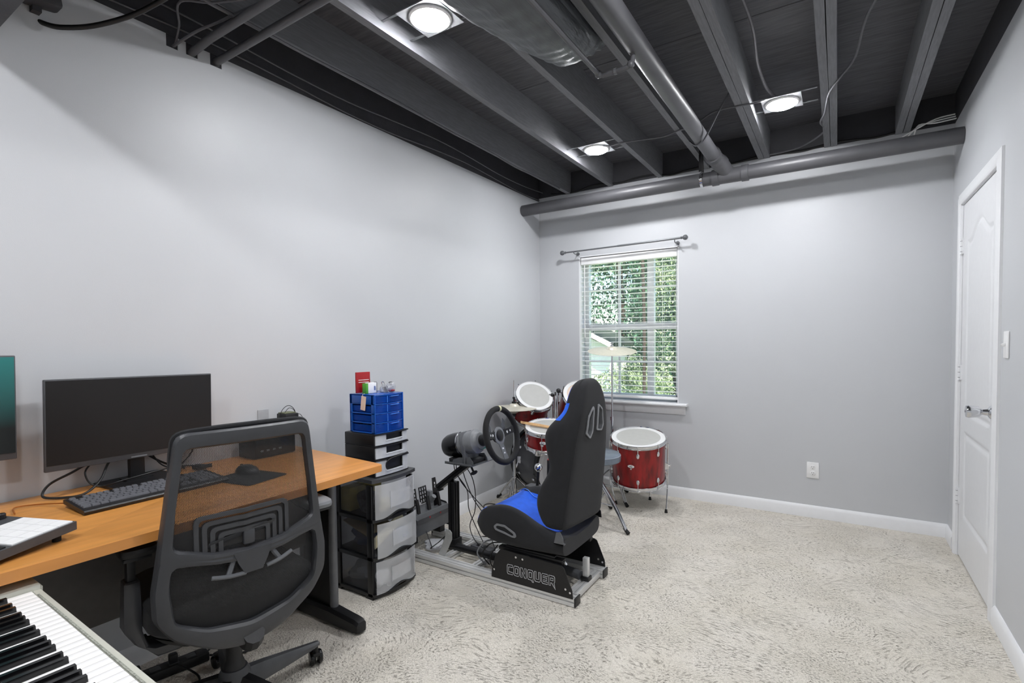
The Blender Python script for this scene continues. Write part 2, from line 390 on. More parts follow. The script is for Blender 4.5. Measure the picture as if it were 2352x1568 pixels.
for z in (1.80, 1.075, .352):
    h = mk('hinge', B().cyl((W - .004, DY1 - .001, z - .045), (W - .004, DY1 - .001, z + .045), .006, n=10).b2((W - .001, DY1 - .022, z - .044), (W + .004, DY1 + .02, z + .044)), trimw, door)
    for dz in (-.03, 0, .03): mk('knuckle_gap', B().cyl((W - .004, DY1 - .001, z + dz - .001), (W - .004, DY1 - .001, z + dz + .001), .0066, n=10), darkgr, h)
ky, kz = -1.052, .931
kb = mk('door_knob', B().lathe([(.033, 0), (.033, .004), (.027, .012), (.016, .018), (.013, .036), (.017, .042), (.025, .048), (.030, .085), (.027, .094), (.012, .096)], (W + .003, ky, kz), (-1, 0, 0), 26), chrome, door)
mk('keyhole', B().cyl((W - .095, ky, kz), (W - .0945, ky, kz), .006, n=12), darkgr, kb)
mk('latch_plate', B().b2((W - .001, DY0 + .0035, kz - .028), (W + .03, DY0 + .005, kz + .028)), darkgr, door)

# ---------------------------------------------------------------- window
win = thing('window_1', None, None, ((WX0 + WX1) / 2, .1, WZ0)); win['kind'] = 'structure'
b = B().b2((WX0, .001, WZ0), (WX0 + .008, .16, WZ1)).b2((WX1 - .008, .001, WZ0), (WX1, .16, WZ1)).b2((WX0, .001, WZ1 - .008), (WX1, .16, WZ1))
mk('window_return', b, trimw, win)
a0, a1, c0, c1 = WX0 + .008, WX1 - .008, WZ0 + .002, WZ1 - .008
b = B().b2((a0, .105, c0), (a0 + .04, .155, c1), .003).b2((a1 - .04, .105, c0), (a1, .155, c1), .003).b2((a0, .105, c0), (a1, .155, c0 + .05), .003).b2((a0, .105, c1 - .045), (a1, .155, c1), .003)
mk('window_frame', b, vinyl, win)
mz = 1.398
mk('meeting_rail', B().b2((a0 + .04, .108, mz - .028), (a1 - .04, .15, mz + .028), .004), vinyl, win)
mk('mullion', B().b2((.985, .1065, c0 + .046), (1.045, .1515, c1 - .041), .004), vinyl, win)
for x in (.733,): mk('muntin', B().b2((x - .009, .118, c0 + .05), (x + .009, .138, c1 - .045), .002), vinyl, win)
for z in (1.73, 1.095): mk('muntin', B().b2((a0 + .04, .119, z - .009), (a1 - .04, .137, z + .009), .002), vinyl, win)
xsp = [a0 + .04, .724, .742, .985, 1.045, a1 - .04]
for xa, xb in ((xsp[0], xsp[1]), (xsp[2], xsp[3]), (xsp[4], xsp[5])):
    for za, zb in ((c0 + .05, 1.086), (1.104, mz - .028), (mz + .028, 1.721), (1.739, c1 - .045)):
        mk('pane', B().b2((xa, .127, za), (xb, .129, zb)), glass, win)
prof = [(.02, 0), (-.05, 0), (-.058, .006), (-.058, .016), (-.05, .022), (.10, .022), (.10, 0)]
mk('window_sill', B().loft([[(x, y, WZ0 - .02 + z) for y, z in prof] for x in (.325, 1.352)]), trimw, win)
prof = [(0, 0), (-.010, .002), (-.018, .02), (-.022, .05), (-.030, .070), (0, .070)]
mk('window_apron', B().loft([[(x + (0 if x < 1 else 0), y, WZ0 - .09 + z) for y, z in prof] for x in (.345, 1.332)]), trimw, win)

blind = thing('window_blind', 'white faux wood horizontal blind hung inside the window, slats open', 'blind', ((WX0 + WX1) / 2, .05, WZ1))
bx0, bx1 = WX0 + .014, WX1 - .014
mk('head_rail', B().b2((bx0, .012, WZ1 - .075), (bx1, .075, WZ1 - .012), .004), vinyl, blind)
n_sl = 27; z_top, z_bot = WZ1 - .105, WZ0 + .085
slat0 = None
for i in range(n_sl):
    z = z_top + (z_bot - z_top) * i / (n_sl - 1)
    if slat0 is None:
        rings = []
        for x in (bx0, bx1):
            up = [(-.025 + .0125 * k, .0022 - .0022 * ((k - 2) / 2) ** 2) for k in range(5)]
            rings.append([(x, .048 + a, z + h + .0028) for a, h in up] + [(x, .048 + a, z + h) for a, h in reversed(up)])
        slat0 = mk('slat', B().loft(rings), vinyl, blind); base_z = z
    else:
        c = slat0.copy(); COL.objects.link(c); c.parent = blind; c.location = (0, 0, z - base_z)
mk('bottom_rail', B().b2((bx0, .024, WZ0 + .024), (bx1, .072, WZ0 + .045), .003), vinyl, blind)
for x in (bx0 + .10, (bx0 + bx1) / 2 - .10, bx1 - .12):
    for y in (.021, .075): mk('ladder_cord', B().cyl((x, y, WZ0 + .03), (x, y, WZ1 - .05), .0011, n=6), vinyl, blind)
mk('tilt_wand', B().cyl((bx0 + .035, .014, WZ1 - .08), (bx0 + .035, .012, WZ1 - .72), .004, n=8), vinyl, blind)

rod = thing('curtain_rod', 'thin dark metal curtain rod with ball finials above the window', 'curtain rod', (.85, 0, 2.07))
r0, r1 = Vector((.315, -.085, 2.064)), Vector((1.315, -.085, 2.078))
mk('rod', B().cyl(r0, r0.lerp(r1, .5), .0065, n=10).cyl(r0.lerp(r1, .48), r1, .008, n=10), steelgr, rod)
for e, s_ in ((r0, -1), (r1, 1)):
    mk('finial', B().lathe([(.006, 0), (.013, .004), (.007, .010), (.012, .016), (.019, .026), (.021, .036), (.017, .048), (.006, .055)], e, (s_, 0, 0), 16), steelgr, rod)
for x in (.395, 1.27):
    mk('bracket', B().cyl((x, 0, 2.055), (x, -.006, 2.055), .016, n=12).tube([(x, -.004, 2.055), (x, -.05, 2.048), (x, -.085, 2.05), (x, -.096, 2.066)], .004, 8, 5), steelgr, rod)

# ---------------------------------------------------------------- wall plates
o = thing('wall_outlet', 'white duplex power outlet low on the back wall', 'outlet', (2.218, 0, .34))
mk('cover_plate', B().b2((2.180, -.006, .283), (2.256, 0, .397), .003), whitepl, o)
for z in (.361, .319):
    s_ = mk('socket', B().lathe([(.0168, 0), (.0168, .003), (.015, .004)], (2.218, -.005, z), (0, -1, 0), 18), whitepl, o)
    for dx in (-.006, .006): mk('slot', B().b2((2.218 + dx - .0012, -.0096, z), (2.218 + dx + .0012, -.0088, z + .009)), darkgr, s_)
    mk('slot', B().cyl((2.218, -.0088, z - .008), (2.218, -.0096, z - .008), .0025, n=8), darkgr, s_)
o = thing('light_switch', 'white toggle light switch on the right wall past the door', 'light switch', (W, -1.283, 1.245))
mk('cover_plate', B().b2((W - .006, -1.318, 1.188), (W, -1.248, 1.302), .003), whitepl, o)
mk('toggle', B().box((W - .012, -1.283, 1.245), (.016, .009, .012), Euler((0, R(-25), 0)), .002), whitepl, o)
single('blank_wall_plate', B().b2((0, -2.795, .848), (.004, -2.739, .964), .0015), M('grey_wall_plate', '#a3a4a7', .4), 'small grey blank plate on the left wall above the desk', 'wall plate', (0, -2.767, .9))

# ---------------------------------------------------------------- ceiling lights
lightlab = ['round LED ceiling light at top left, beside the foil duct', 'round LED ceiling light beyond the thin painted cable, smallest and lowest of the lights',
            'round LED ceiling light right of the double joists and the big pipe', 'round LED ceiling light out of frame over the desk side', 'round LED fill light added out of frame behind the camera', 'round LED fill light added out of frame beside the camera']  # fourth completes the grid; the last two are unseen, added for fill
for i, (x, y) in enumerate(((.921, -2.551), (.915, -.80), (2.08, -.86), (2.08, -2.60), (.92, -4.32), (2.08, -4.32))):
    t = thing('ceiling_light', lightlab[i], 'ceiling light', (x, y, 2.625), 0, 'LED ceiling lights between the joists')
    mk('mounting_plate', B().b2((x - .10, y - .10, 2.628), (x + .10, y + .10, 2.632)), M('galvanised_plate', '#7d7e81', .6), t)
    mk('trim_ring', B().lathe([(.088, 0), (.088, .005), (.080, .010), (.075, .006)], (x, y, 2.628), (0, 0, -1), 36, False), whitepl, t)
    mk('diffuser', B().lathe([(.0755, 0), (.0755, .008), (.070, .017), (.05, .022), (.001, .024)], (x, y, 2.628), (0, 0, -1), 36), ledm, t)
    for dy in (-.085, .085): mk('hanger_bar', B().b2((x - .19, y + dy - .006, 2.634), (x + .175, y + dy + .006, 2.637)), steelgr, t)

# ---------------------------------------------------------------- pipes, duct, cables under the ceiling
py_, pz_, pr = -.295, 2.435, .048
t = thing('drain_pipe', 'thick black drain pipe running along the back wall with a rising branch', 'pipe', (1.7, py_, pz_))
mk('pipe_run', B().cyl((.002, py_, pz_ - .003), (1.62, py_, pz_), pr).cyl((1.80, py_, pz_), (W - .002, py_, pz_ + .002), pr), pvc, t)
mk('wye_fitting', B().lathe([(pr, 0), (.056, .001), (.056, .045), (.0505, .046), (.0505, .195), (.056, .196), (.056, .24), (pr, .241)], (1.59, py_, pz_), (1, 0, 0), 24), pvc, t)
j0 = Vector((1.70, py_, pz_ + .01)); j1 = Vector((1.655, py_ - .10, pz_ + .075)); j2 = Vector((1.633, -.45, 2.53))
mk('elbow', B().lathe([(.048, 0), (.052, .10), (.056, .101), (.056, .14), (.05, .141)], (1.70, py_ + .01, pz_ + .01), (j1 - j0), 20).tube([j1, (1.640, py_ - .13, 2.522), j2, (1.633, -.50, 2.53)], .052, 20, 6)
   .lathe([(.0555, 0), (.0555, .04)], (1.633, -.52, 2.53), (0, 1, 0), 20), pvc, t)
mk('branch_pipe', B().cyl((1.633, -3.64, 2.53), (1.633, -.50, 2.53), .045), pvc, t)
t = thing('pipe_strap', 'perforated metal hanger strap looped around the drain pipe near its branch', 'strap', (1.50, -.3, 2.5))
mk('strap_band', B().torus((1.52, py_, pz_), (1, 0, 0), .0515, .0, sq=(.0012, .009)), chrome, t)
mk('strap_tail', B().b2((1.510, -.355, 2.48), (1.530, -.353, 2.66)).box((1.512, -.25, 2.56), (.018, .002, .2), Euler((R(14), 0, 0))), blacksteel, t)
t = thing('perforated_strap', 'dark perforated strap slung over the rising branch pipe beside the thin cable', 'strap', (1.7, -.9, 2.55))
mk('strap_band', B().tube([(1.56, -.84, 2.53), (1.60, -.86, 2.49), (1.64, -.90, 2.478), (1.69, -.96, 2.50), (1.78, -1.05, 2.60), (1.85, -1.12, 2.66)], .006, 4, 4), darkgr, t)

# small gas pipe with two elbows, under the duct and up over the joist
t = thing('gas_pipe', 'slim black painted gas pipe under the flexible duct, turning right over a joist', 'pipe', (1.5, -2.0, 2.45))
mk('pipe_run', B().tube([(1.472, -3.64, 2.44), (1.472, -3.4, 2.44), (1.472, -2.3, 2.44), (1.472, -2.16, 2.44), (1.472, -2.10, 2.44), (1.476, -2.08, 2.438), (1.50, -2.072, 2.436), (1.60, -2.072, 2.44), (1.618, -2.072, 2.455), (1.618, -2.08, 2.50), (1.59, -2.18, 2.545), (1.575, -2.28, 2.56), (1.575, -2.42, 2.56), (1.575, -3.4, 2.56), (1.575, -3.64, 2.56)], .0105, 10, 3), pvc, t)
for p in ((1.472, -2.085, 2.44), (1.612, -2.072, 2.447)): mk('elbow', B().sph(p, .0165, n=12, m=8), pvc, t)
mk('pipe_clip', B().torus((1.545, -2.072, 2.438), (1, 0, 0), .0125, 0, 20, sq=(.001, .006)), steelgr, t)

# flexible duct, wrinkled foil skin
b = B(); rings = []; n = 56; K = 64
def duct_r(t, a):
    return 1
cl = [Vector(p) for p in ((1.27, -3.66, 2.60), (1.275, -3.4, 2.595), (1.285, -3.0, 2.60), (1.305, -2.65, 2.605), (1.325, -2.32, 2.615), (1.345, -2.08, 2.645), (1.36, -1.93, 2.69), (1.37, -1.84, 2.74))]
rad = [(.175, .165), (.178, .165), (.18, .165), (.178, .16), (.165, .145), (.14, .12), (.10, .07), (.03, .02)]
steps = 150
for i in range(steps + 1):
    tt = i / steps * (len(cl) - 1); k = min(int(tt), len(cl) - 2); f = tt - k
    c = cl[k].lerp(cl[k + 1], f); rx = rad[k][0] * (1 - f) + rad[k + 1][0] * f; rz = rad[k][1] * (1 - f) + rad[k + 1][1] * f
    ring = []
    for j in range(K):
        a = 2 * PI * j / K
        wob = .0016 * math.sin(a * 9 + i * .4 + 2 * math.sin(i * .31)) + .0014 * math.sin(i * 1.1 + 3 * math.sin(a * 2)) + .005 * math.sin(i * .11 + a * 2)
        wob += .005 * math.sin(a * 15 + i * .22) * (1 if i > 120 else .12)
        x = c.x + (rx + wob) * math.cos(a); z = c.z + (rz + wob) * math.sin(a)
        x = min(x, 1.47); 
        if z > RAIL_Z - .004: x = max(min(x, 1.472), 1.155)
        z = min(z, SUB_Z - .004)
        ring.append((x, c.y, z))
    rings.append(ring)
single('flexible_duct', b.loft(rings), foil, 'wrinkled foil covered flexible air duct bulging from between two joists', 'duct', (1.3, -3, 2.6), ang=50)

# pipes coming through the left wall
def pipething(name, pts, r_, mat, label, cat, sm=0, group=None):
    return single(name, B().tube(pts, r_, 12 if r_ > .008 else 7, sm), mat, label, cat, pts[0], group)
pipething('conduit_pipe', [(-.01, -2.94, 2.548), (W, -2.965, 2.556)], .0165, pvc, 'straight dark pipe out of the left wall, nearer the window of the two', 'pipe')
pipething('conduit_pipe', [(-.01, -3.045, 2.540), (.15, -3.046, 2.552), (W, -3.07, 2.556)], .0165, pvc, 'dark pipe out of the left wall with cables bundled over it', 'pipe')
pipething('ceiling_cable', [(-.005, -3.118, 2.535), (.14, -3.09, 2.565), (.3, -3.05, 2.586), (.7, -3.03, 2.59), (1.4, -3.2, 2.592)], .006, cable_g, 'thick painted cable from the hole in the left wall crossing under two joists', 'cable', 6)
pipething('ceiling_cable', [(-.005, -3.11, 2.538), (.10, -3.14, 2.575), (.24, -3.20, 2.587), (.36, -3.12, 2.585), (.62, -3.05, 2.588), (1.0, -3.25, 2.59)], .0045, cable_g, 'thin painted cable bowing left of the two pipes near the left wall', 'cable', 6)
pipething('ceiling_cable', [(-.005, -3.548, 2.418), (.05, -3.505, 2.402), (.14, -3.42, 2.425), (.28, -3.32, 2.49), (.50, -3.26, 2.575), (1.0, -3.4, 2.585)], .0085, cable_m, 'thick black cable drooping from a hole at the top left corner of the left wall', 'cable', 6)
jc = []
random.seed(3)
for i in range(15):
    y = -5.2 + i * .355; jc.append((.325 + random.uniform(-.008, .01), y, 2.588 + random.uniform(-.008, .003)))
pipething('ceiling_cable', jc, .0065, cable_g, 'long painted cable stapled along the underside of the joist nearest the left wall', 'cable', 4)
for dx, k, lab in ((.012, 0, 'thin dark cable strung high along the black strip over the left wall'), (.05, 1, 'thin dark cable just above the other in the black strip over the left wall')):
    pts = [(dx, -5.2 + i * .37, 2.595 + k * .045 + .018 * math.sin(i * 1.3 + k)) for i in range(15)]
    pipething('ceiling_cable', pts, .004, cable_g, lab, 'cable', 4)
pipething('ceiling_cable', [(.99, -.86, 2.615), (1.06, -.87, 2.60), (1.15, -.895, 2.594), (1.25, -.875, 2.594), (1.40, -.86, 2.588), (1.52, -.90, 2.59), (1.585, -.94, 2.57), (1.66, -1.0, 2.575), (1.76, -1.03, 2.60), (1.95, -1.03, 2.594), (2.0, -.97, 2.62)], .0048, cable_g, 'thin painted cable linking two lights under the pipe and double joists', 'cable', 5)
pipething('ceiling_cable', [(2.62, -2.4, 2.62), (2.50, -1.78, 2.62), (2.45, -1.50, 2.64), (2.42, -1.22, 2.62), (2.36, -1.08, 2.60), (2.31, -.92, 2.594), (2.285, -.66, 2.594), (2.26, -.50, 2.60), (2.275, -.30, 2.61), (2.12, -.06, 2.615), (1.9, -.03, 2.61)], .0055, cable_g, 'painted cable hanging in a long S curve over the right hand joists', 'cable', 6)
pipething('ceiling_cable', [(1.99, -2.5, 2.70), (2.0, -2.0, 2.72), (2.02, -1.6, 2.71), (2.0, -1.25, 2.70), (2.02, -1.02, 2.66), (2.06, -.93, 2.635)], .008, cable_g, 'ribbed cable dropping to the light right of the double joist', 'cable', 6)
pipething('ceiling_cable', [(1.52, -2.5, 2.74), (1.7, -2.1, 2.70), (1.84, -2.05, 2.66)], .007, cable_g, 'short painted cable high between the big pipe and the double joist', 'cable', 5)
pts = [(W * i / 22, -.012, 2.612 + .010 * math.sin(i * 1.9) + (.012 if 3 < i < 9 else 0)) for i in range(1, 22)]
pipething('ceiling_cable', pts, .007, cable_m, 'wavy black cable lying along the top of the back wall above the drain pipe', 'cable', 4)
for k, lab in enumerate(('bare white cable bundled in the far right ceiling corner, upper', 'bare white cable in the far right ceiling corner, lower', 'bare white cable in the far right ceiling corner, middle')):
    pipething('white_cable', [(2.70 + .03 * k, -.03, 2.57), (2.78, -.06, 2.60 + .008 * k), (2.86, -.09, 2.625 - .012 * k), (2.95, -.10 - .02 * k, 2.63 - .02 * k)], .0042, whitepl, lab, 'cable', 4)

# dark duct corner top left
single('trunk_duct', B().b2((.012, -3.80, 2.305), (W - .012, -3.668, 2.572), .012), blackp, 'black painted trunk duct just showing in the top left corner', 'duct', (1.5, -3.73, 2.43))
single('pipe_clamp', B().box((.036, -3.555, 2.500), (.07, .10, .09), Euler((R(8), 0, 0)), .012).b2((.001, -3.575, 2.435), (.03, -3.55, 2.47)), blackp, 'black clamp box on the left wall beside the drooping thick cable', 'clamp', (.03, -3.5, 2.5))

# ================================================================ DESK
DZT = .762
def round_poly(pts, rads, k=5):
    out = []
    n = len(pts)
    for i in range(n):
        p = Vector(pts[i]); a = Vector(pts[i - 1]) - p; c = Vector(pts[(i + 1) % n]) - p; r_ = rads[i] if hasattr(rads, '__len__') else rads
        if r_ <= 0: out.append(tuple(p)); continue
        an = a.angle(c); d = min(r_ / math.tan(an / 2), a.length * .49, c.length * .49); a.normalize(); c.normalize()
        p0, p2 = p + a * d, p + c * d
        for j in range(k + 1):
            t = j / k; q = p0 * (1 - t) ** 2 + p * 2 * t * (1 - t) + p2 * t * t; out.append(tuple(q))
    return out
desk = thing('desk', 'honey wood laminate desk with dark grey metal frame along the left wall', 'desk', (.38, -3.5, 0))
dp = round_poly([(.006, -4.5), (.722, -4.5), (.745, -3.95), (.749, -3.55), (.742, -3.2), (.732, -2.9), (.722, -2.672), (.006, -2.612)], [0, 0, .4, .3, .3, .3, .022, .01])
b = B(); b.prism(dp, (0, 0, 0), (1, 0, 0), (0, 1, 0), DZT - .0005, DZT - .029)
for f in b.bm.faces:
    if abs(f.calc_center_median().z - (DZT - .015)) < .01: f.material_index = 1
ed = [e for e in b.bm.edges if all(abs(v.co.z - (DZT - .0005)) < 1e-5 for v in e.verts)]
r = bmesh.ops.bevel(b.bm, geom=ed, offset=.003, segments=2, profile=.5, affect='EDGES')
mk('desk_top', b, [wood, woodedge], desk)
for y in (-2.70, -4.36):
    lg = mk('desk_leg', B().b2((.20, y - .012, .075), (.41, y + .012, DZT - .03), .003).b2((.16, y - .02, DZT - .05), (.62, y + .02, DZT - .03), .004), darkgr if False else blacksteel, desk)
    mk('leg_tube', B().cyl((.415, y, .07), (.415, y, DZT - .03), .019, n=18).cyl((.20, y, .07), (.20, y, DZT - .03), .019, n=18), steelgr, lg)
    mk('desk_foot', B().loft([[(x, y - .02 + .018 + s_ * wy, hz) for s_, hz in ((-1, .012), (-1, h - .012), (-.6, h), (.6, h), (1, h - .012), (1, .012))] for x, wy, h in ((.045, .012, .045), (.06, .03, .06), (.20, .034, .075), (.42, .034, .075), (.575, .031, .062), (.598, .026, .052), (.607, .014, .036))]), blacksteel, desk)
mk('modesty_panel', B().b2((.245, -4.34, .335), (.257, -2.715, DZT - .035), .002), M('dark_panel', '#4c4a48', .5), desk)

def monitor(name, label, cen, wd, ht, yaw, roll, smat, base=True):
    t = thing(name, label, 'monitor', (cen[0], cen[1], DZT), yaw)
    M_ = Matrix.Translation(Vector((0, 0, cen[2] - DZT))) @ Matrix.Rotation(roll, 4, 'X')
    b = B().box((-.006, 0, 0), (.014, wd, ht), None, .003); bmesh.ops.transform(b.bm, matrix=M_, verts=b.bm.verts); mk('housing', b, darkgr, t, False)
    b = B().box((-.024, 0, -.02), (.026, wd * .62, ht * .6), None, .01); bmesh.ops.transform(b.bm, matrix=M_, verts=b.bm.verts); mk('back_cover', b, blackpl, t, False)
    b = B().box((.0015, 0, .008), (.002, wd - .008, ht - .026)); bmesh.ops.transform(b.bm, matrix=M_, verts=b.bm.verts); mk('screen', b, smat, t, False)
    b = B().box((.002, 0, -ht / 2 + .007), (.0012, .055, .0045)); bmesh.ops.transform(b.bm, matrix=M_, verts=b.bm.verts); mk('maker_mark', b, midgr, t, False)
    if base:
        zb = cen[2] - DZT
        mk('stand_neck', B().box((-.028, .0, (zb - .05) / 2 + .01), (.022, .052, zb - .02), None, .004), blackpl, t, False)
        mk('stand_base', B().loft([[(x, y, z) for x, y in round_poly([(-.10, -.115), (.105, -.115), (.105, .115), (-.10, .115)], .01)] for z in (.0005, .008)]).loft([[(x, y, z) for x, y in round_poly([(-.05, -.05), (.0, -.05), (.0, .05), (-.05, .05)], .008)] for z in (.008, .016)]), blackpl, t, False)
    return t
monitor('monitor', 'black widescreen monitor with a dark screen on the desk behind the long keyboard', (.108, -3.335, 1.009), .566, .312, R(4.5), R(-1.2), screen_mat('dark_screen', '#0c0808', '#0b0b0c', .3, .33))
monitor('monitor', 'monitor cut by the left frame edge, a teal reflection painted on its switched-off screen', (.115, -3.975, 1.092), .59, .335, R(0), R(-1), screen_mat('teal_reflection_screen', '#0b1414', '#2a8583', .75))  # screen is off; an emission gradient paints the teal reflection

# desk keyboard: every key its own part
kbd = thing('keyboard', 'long black wired keyboard lying in front of the dark screen monitor', 'keyboard', (.335, -3.388, DZT), R(1))
# local: X to the user's side is +X, length along Y
b = B().loft([[(x, y, z) for x, z in ((.078, .001), (.082, .010), (.078, .014), (-.078, .026), (-.082, .022), (-.080, .012))] for y in (-.223, .223)])
mk('case', b, blackpl, kbd, False)
keym = M('keyboard_key', '#65666b', .25, var=.05)  # black keys; the paler grey paints in their reflected sheen
sl = math.atan2(.012, .156)
rows = [(-.062, [1, -.9, 1, 1, 1, 1, -.5, 1, 1, 1, 1, -.5, 1, 1, 1, 1, -.3, 1, 1, 1, -.3, 1, 1, 1, 1]),
        (-.036, [1] * 13 + [2, -.3, 1, 1, 1, -.3, 1, 1, 1, 1]),
        (-.017, [1.5] + [1] * 12 + [1.5, -.3, 1, 1, 1, -.3, 1, 1, 1, 1]),
        (.002, [1.75] + [1] * 11 + [2.25, -3.6, 1, 1, 1, 1]),
        (.021, [2.25] + [1] * 10 + [2.75, -1.3, 1, -1.3, 1, 1, 1, 1]),
        (.040, [1.25, 1.25, 1.25, 6.25, 1.25, 1.25, 1.25, 1.25, -.3, 1, 1, 1, -.3, 2, 1, 1])]
keymesh = {}
U = .0187
for x, row in rows:
    y = -.215
    for k in row:
        if k < 0: y += -k * U; continue
        wk = k * U
        if k not in keymesh:
            bb = B().loft([[(px * s1, py, z) for px, py in round_poly([(-.0085, -wk / 2 + .001), (.0085, -wk / 2 + .001), (.0085, wk / 2 - .001), (-.0085, wk / 2 - .001)], .0015, 2)] for s1, z in ((1, 0), (.97, .003))] + [[(px * .78, py - math.copysign(.0016, py), .0075) for px, py in round_poly([(-.0085, -wk / 2 + .001), (.0085, -wk / 2 + .001), (.0085, wk / 2 - .001), (-.0085, wk / 2 - .001)], .0015, 2)]])
            o = mk('key', bb, keym, kbd, False); keymesh[k] = o
        else:
            o = keymesh[k].copy(); COL.objects.link(o); o.parent = kbd
        o.location = (x, y + wk / 2, .020 - x * math.tan(sl) - .003); o.rotation_euler = (0, sl, 0)
        y += wk

t = thing('mouse_pad', 'small black mouse pad behind the chair mesh right of the keyboard', 'mouse pad', (.43, -3.09, DZT), R(10))
mk('pad', B().loft([[(x, y, z) for x, y in round_poly([(-.11, -.09), (.10, -.09), (.10, .09), (-.11, .09)], .012)] for z in (.0005, .003)]), rubber, t, False)
mk('stitched_edge', B().tube([(x, y, .0022) for x, y in round_poly([(-.11, -.09), (.10, -.09), (.10, .09), (-.11, .09)], .012)], .0012, 5, 0, True), blackpl, t, False)
t = thing('computer_mouse', 'black computer mouse on the small mouse pad', 'mouse', (.36, -3.06, DZT + .003), R(10))
b = B().sph((0, 0, .0), .5, (.118, .064, .07), 20, 12)
for v in b.bm.verts: v.co.z = max(v.co.z, 0)
mk('shell', b, blackpl, t, False)
mk('scroll_wheel', B().cyl((-.03, -.003, .026), (-.03, .003, .026), .008, n=14), rubber, t, False)

t = thing('speaker_box', 'black box standing on the desk against the wall, seen through the chair mesh', 'box', (.10, -2.80, DZT), R(0))
mk('cabinet', B().b2((.03, -2.91, DZT + .001), (.155, -2.70, DZT + .10), .006), blackpl, t)
mk('front_panel', B().b2((.1545, -2.905, DZT + .006), (.158, -2.705, DZT + .095), .001), blackgl, t)
for k in range(4): mk('port', B().b2((.158, -2.88 + k * .03, DZT + .03), (.159, -2.866 + k * .03, DZT + .038)), midgr, t)
t = thing('power_adapter', 'small upright black adapter box with thin wires looping over its top, behind the chair top', 'adapter', (.075, -2.685, DZT + .10))
mk('housing', B().b2((.04, -2.722, DZT + .1005), (.115, -2.650, DZT + .180), .005), blackpl, t)
mk('green_top', B().b2((.045, -2.716, DZT + .180), (.10, -2.656, DZT + .185), .002), M('pale_green_board', '#6f7358', .5), t)
mk('wire', B().tube([(.08, -2.73, .87), (.08, -2.725, .945), (.08, -2.69, .978), (.08, -2.655, .962), (.08, -2.63, .90), (.08, -2.62, .868)], .0016, 6, 6), cable_m, t)
mk('wire', B().tube([(.09, -2.71, .948), (.09, -2.685, .968), (.09, -2.66, .955), (.09, -2.652, .93)], .0014, 6, 6), cable_m, t)
mk('wire', B().tube([(.07, -2.65, .92), (.07, -2.62, .93), (.07, -2.60, .91), (.07, -2.60, .86)], .0014, 6, 6), cable_m, t)

def cab(pts, r_, label, mat=cable_m, group=None, name='cable', sm=7):
    return pipething(name, pts, r_, mat, label, 'cable', sm, group)
z0 = DZT + .005
cab([(.05, -3.36, .87), (.03, -3.42, .86), (.06, -3.49, .85), (.10, -3.54, .84), (.09, -3.60, .81), (.10, -3.62, .775), (.14, -3.58, z0), (.17, -3.53, z0 + .005), (.13, -3.47, .80), (.07, -3.42, .85), (.03, -3.36, .87), (.02, -3.3, .86), (.03, -3.22, .80), (.05, -3.15, z0)], .0042, 'thick black monitor cable coiled in a loop left of the stand base')
cab([(.06, -3.47, .855), (.09, -3.50, .83), (.10, -3.49, .79), (.12, -3.46, .775), (.16, -3.41, .79), (.16, -3.30, .80), (.10, -3.2, .79), (.06, -3.1, z0)], .003, 'thinner black cable running low in front of the monitor neck')
cab([(.06, -3.28, .86), (.06, -3.24, .80), (.09, -3.20, .785), (.07, -3.14, .82), (.05, -3.10, .87)], .003, 'thin black cable hanging in a small bow right of the monitor neck')
cab([(.26, -3.60, DZT + .012), (.16, -3.65, z0), (.14, -3.70, z0), (.22, -3.72, z0)], .0022, 'orange tinted keyboard lead curling on the desk left of the keyboard', M('amber_lead', '#9a5a1e', .5))
single('cable_clip', B().box((.13, -3.13, DZT + .014), (.05, .035, .02), Euler((0, 0, R(20))), .006).cyl((.13, -3.13, DZT + .012), (.15, -3.09, DZT + .016), .008, n=10), blackpl, 'small black cable clip on the desk right of the monitor base', 'clip', (.13, -3.13, DZT))

# pad controller, lying askew at the left frame edge
ctl = thing('pad_controller', 'dark pad controller with a grid of white square pads at the left desk edge', 'controller', (.62, -3.69, DZT), R(160 + 40 - 40))
e1, e2 = Vector((-.935, -.354, 0)), Vector((.354, -.935, 0))
org = Vector((.622, -3.690, 0))
def C3(a, c, z): return org + e1 * a + e2 * c + Vector((0, 0, z))
def slab(b, a0_, a1_, c0_, c1_, zt, zb, lift=0.):
    """block on the tilted top face; height falls along e2"""
    def zz(c, z): return z - (c / .32) * .02
    rings = [[C3(a0_, c0_, zz(c0_, zb)), C3(a0_, c1_, zz(c1_, zb)), C3(a0_, c1_, zz(c1_, zt)), C3(a0_, c0_, zz(c0_, zt))],
             [C3(a1_, c0_, zz(c0_, zb)), C3(a1_, c1_, zz(c1_, zb)), C3(a1_, c1_, zz(c1_, zt)), C3(a1_, c0_, zz(c0_, zt))]]
    return b.loft(rings)
ZC = .807

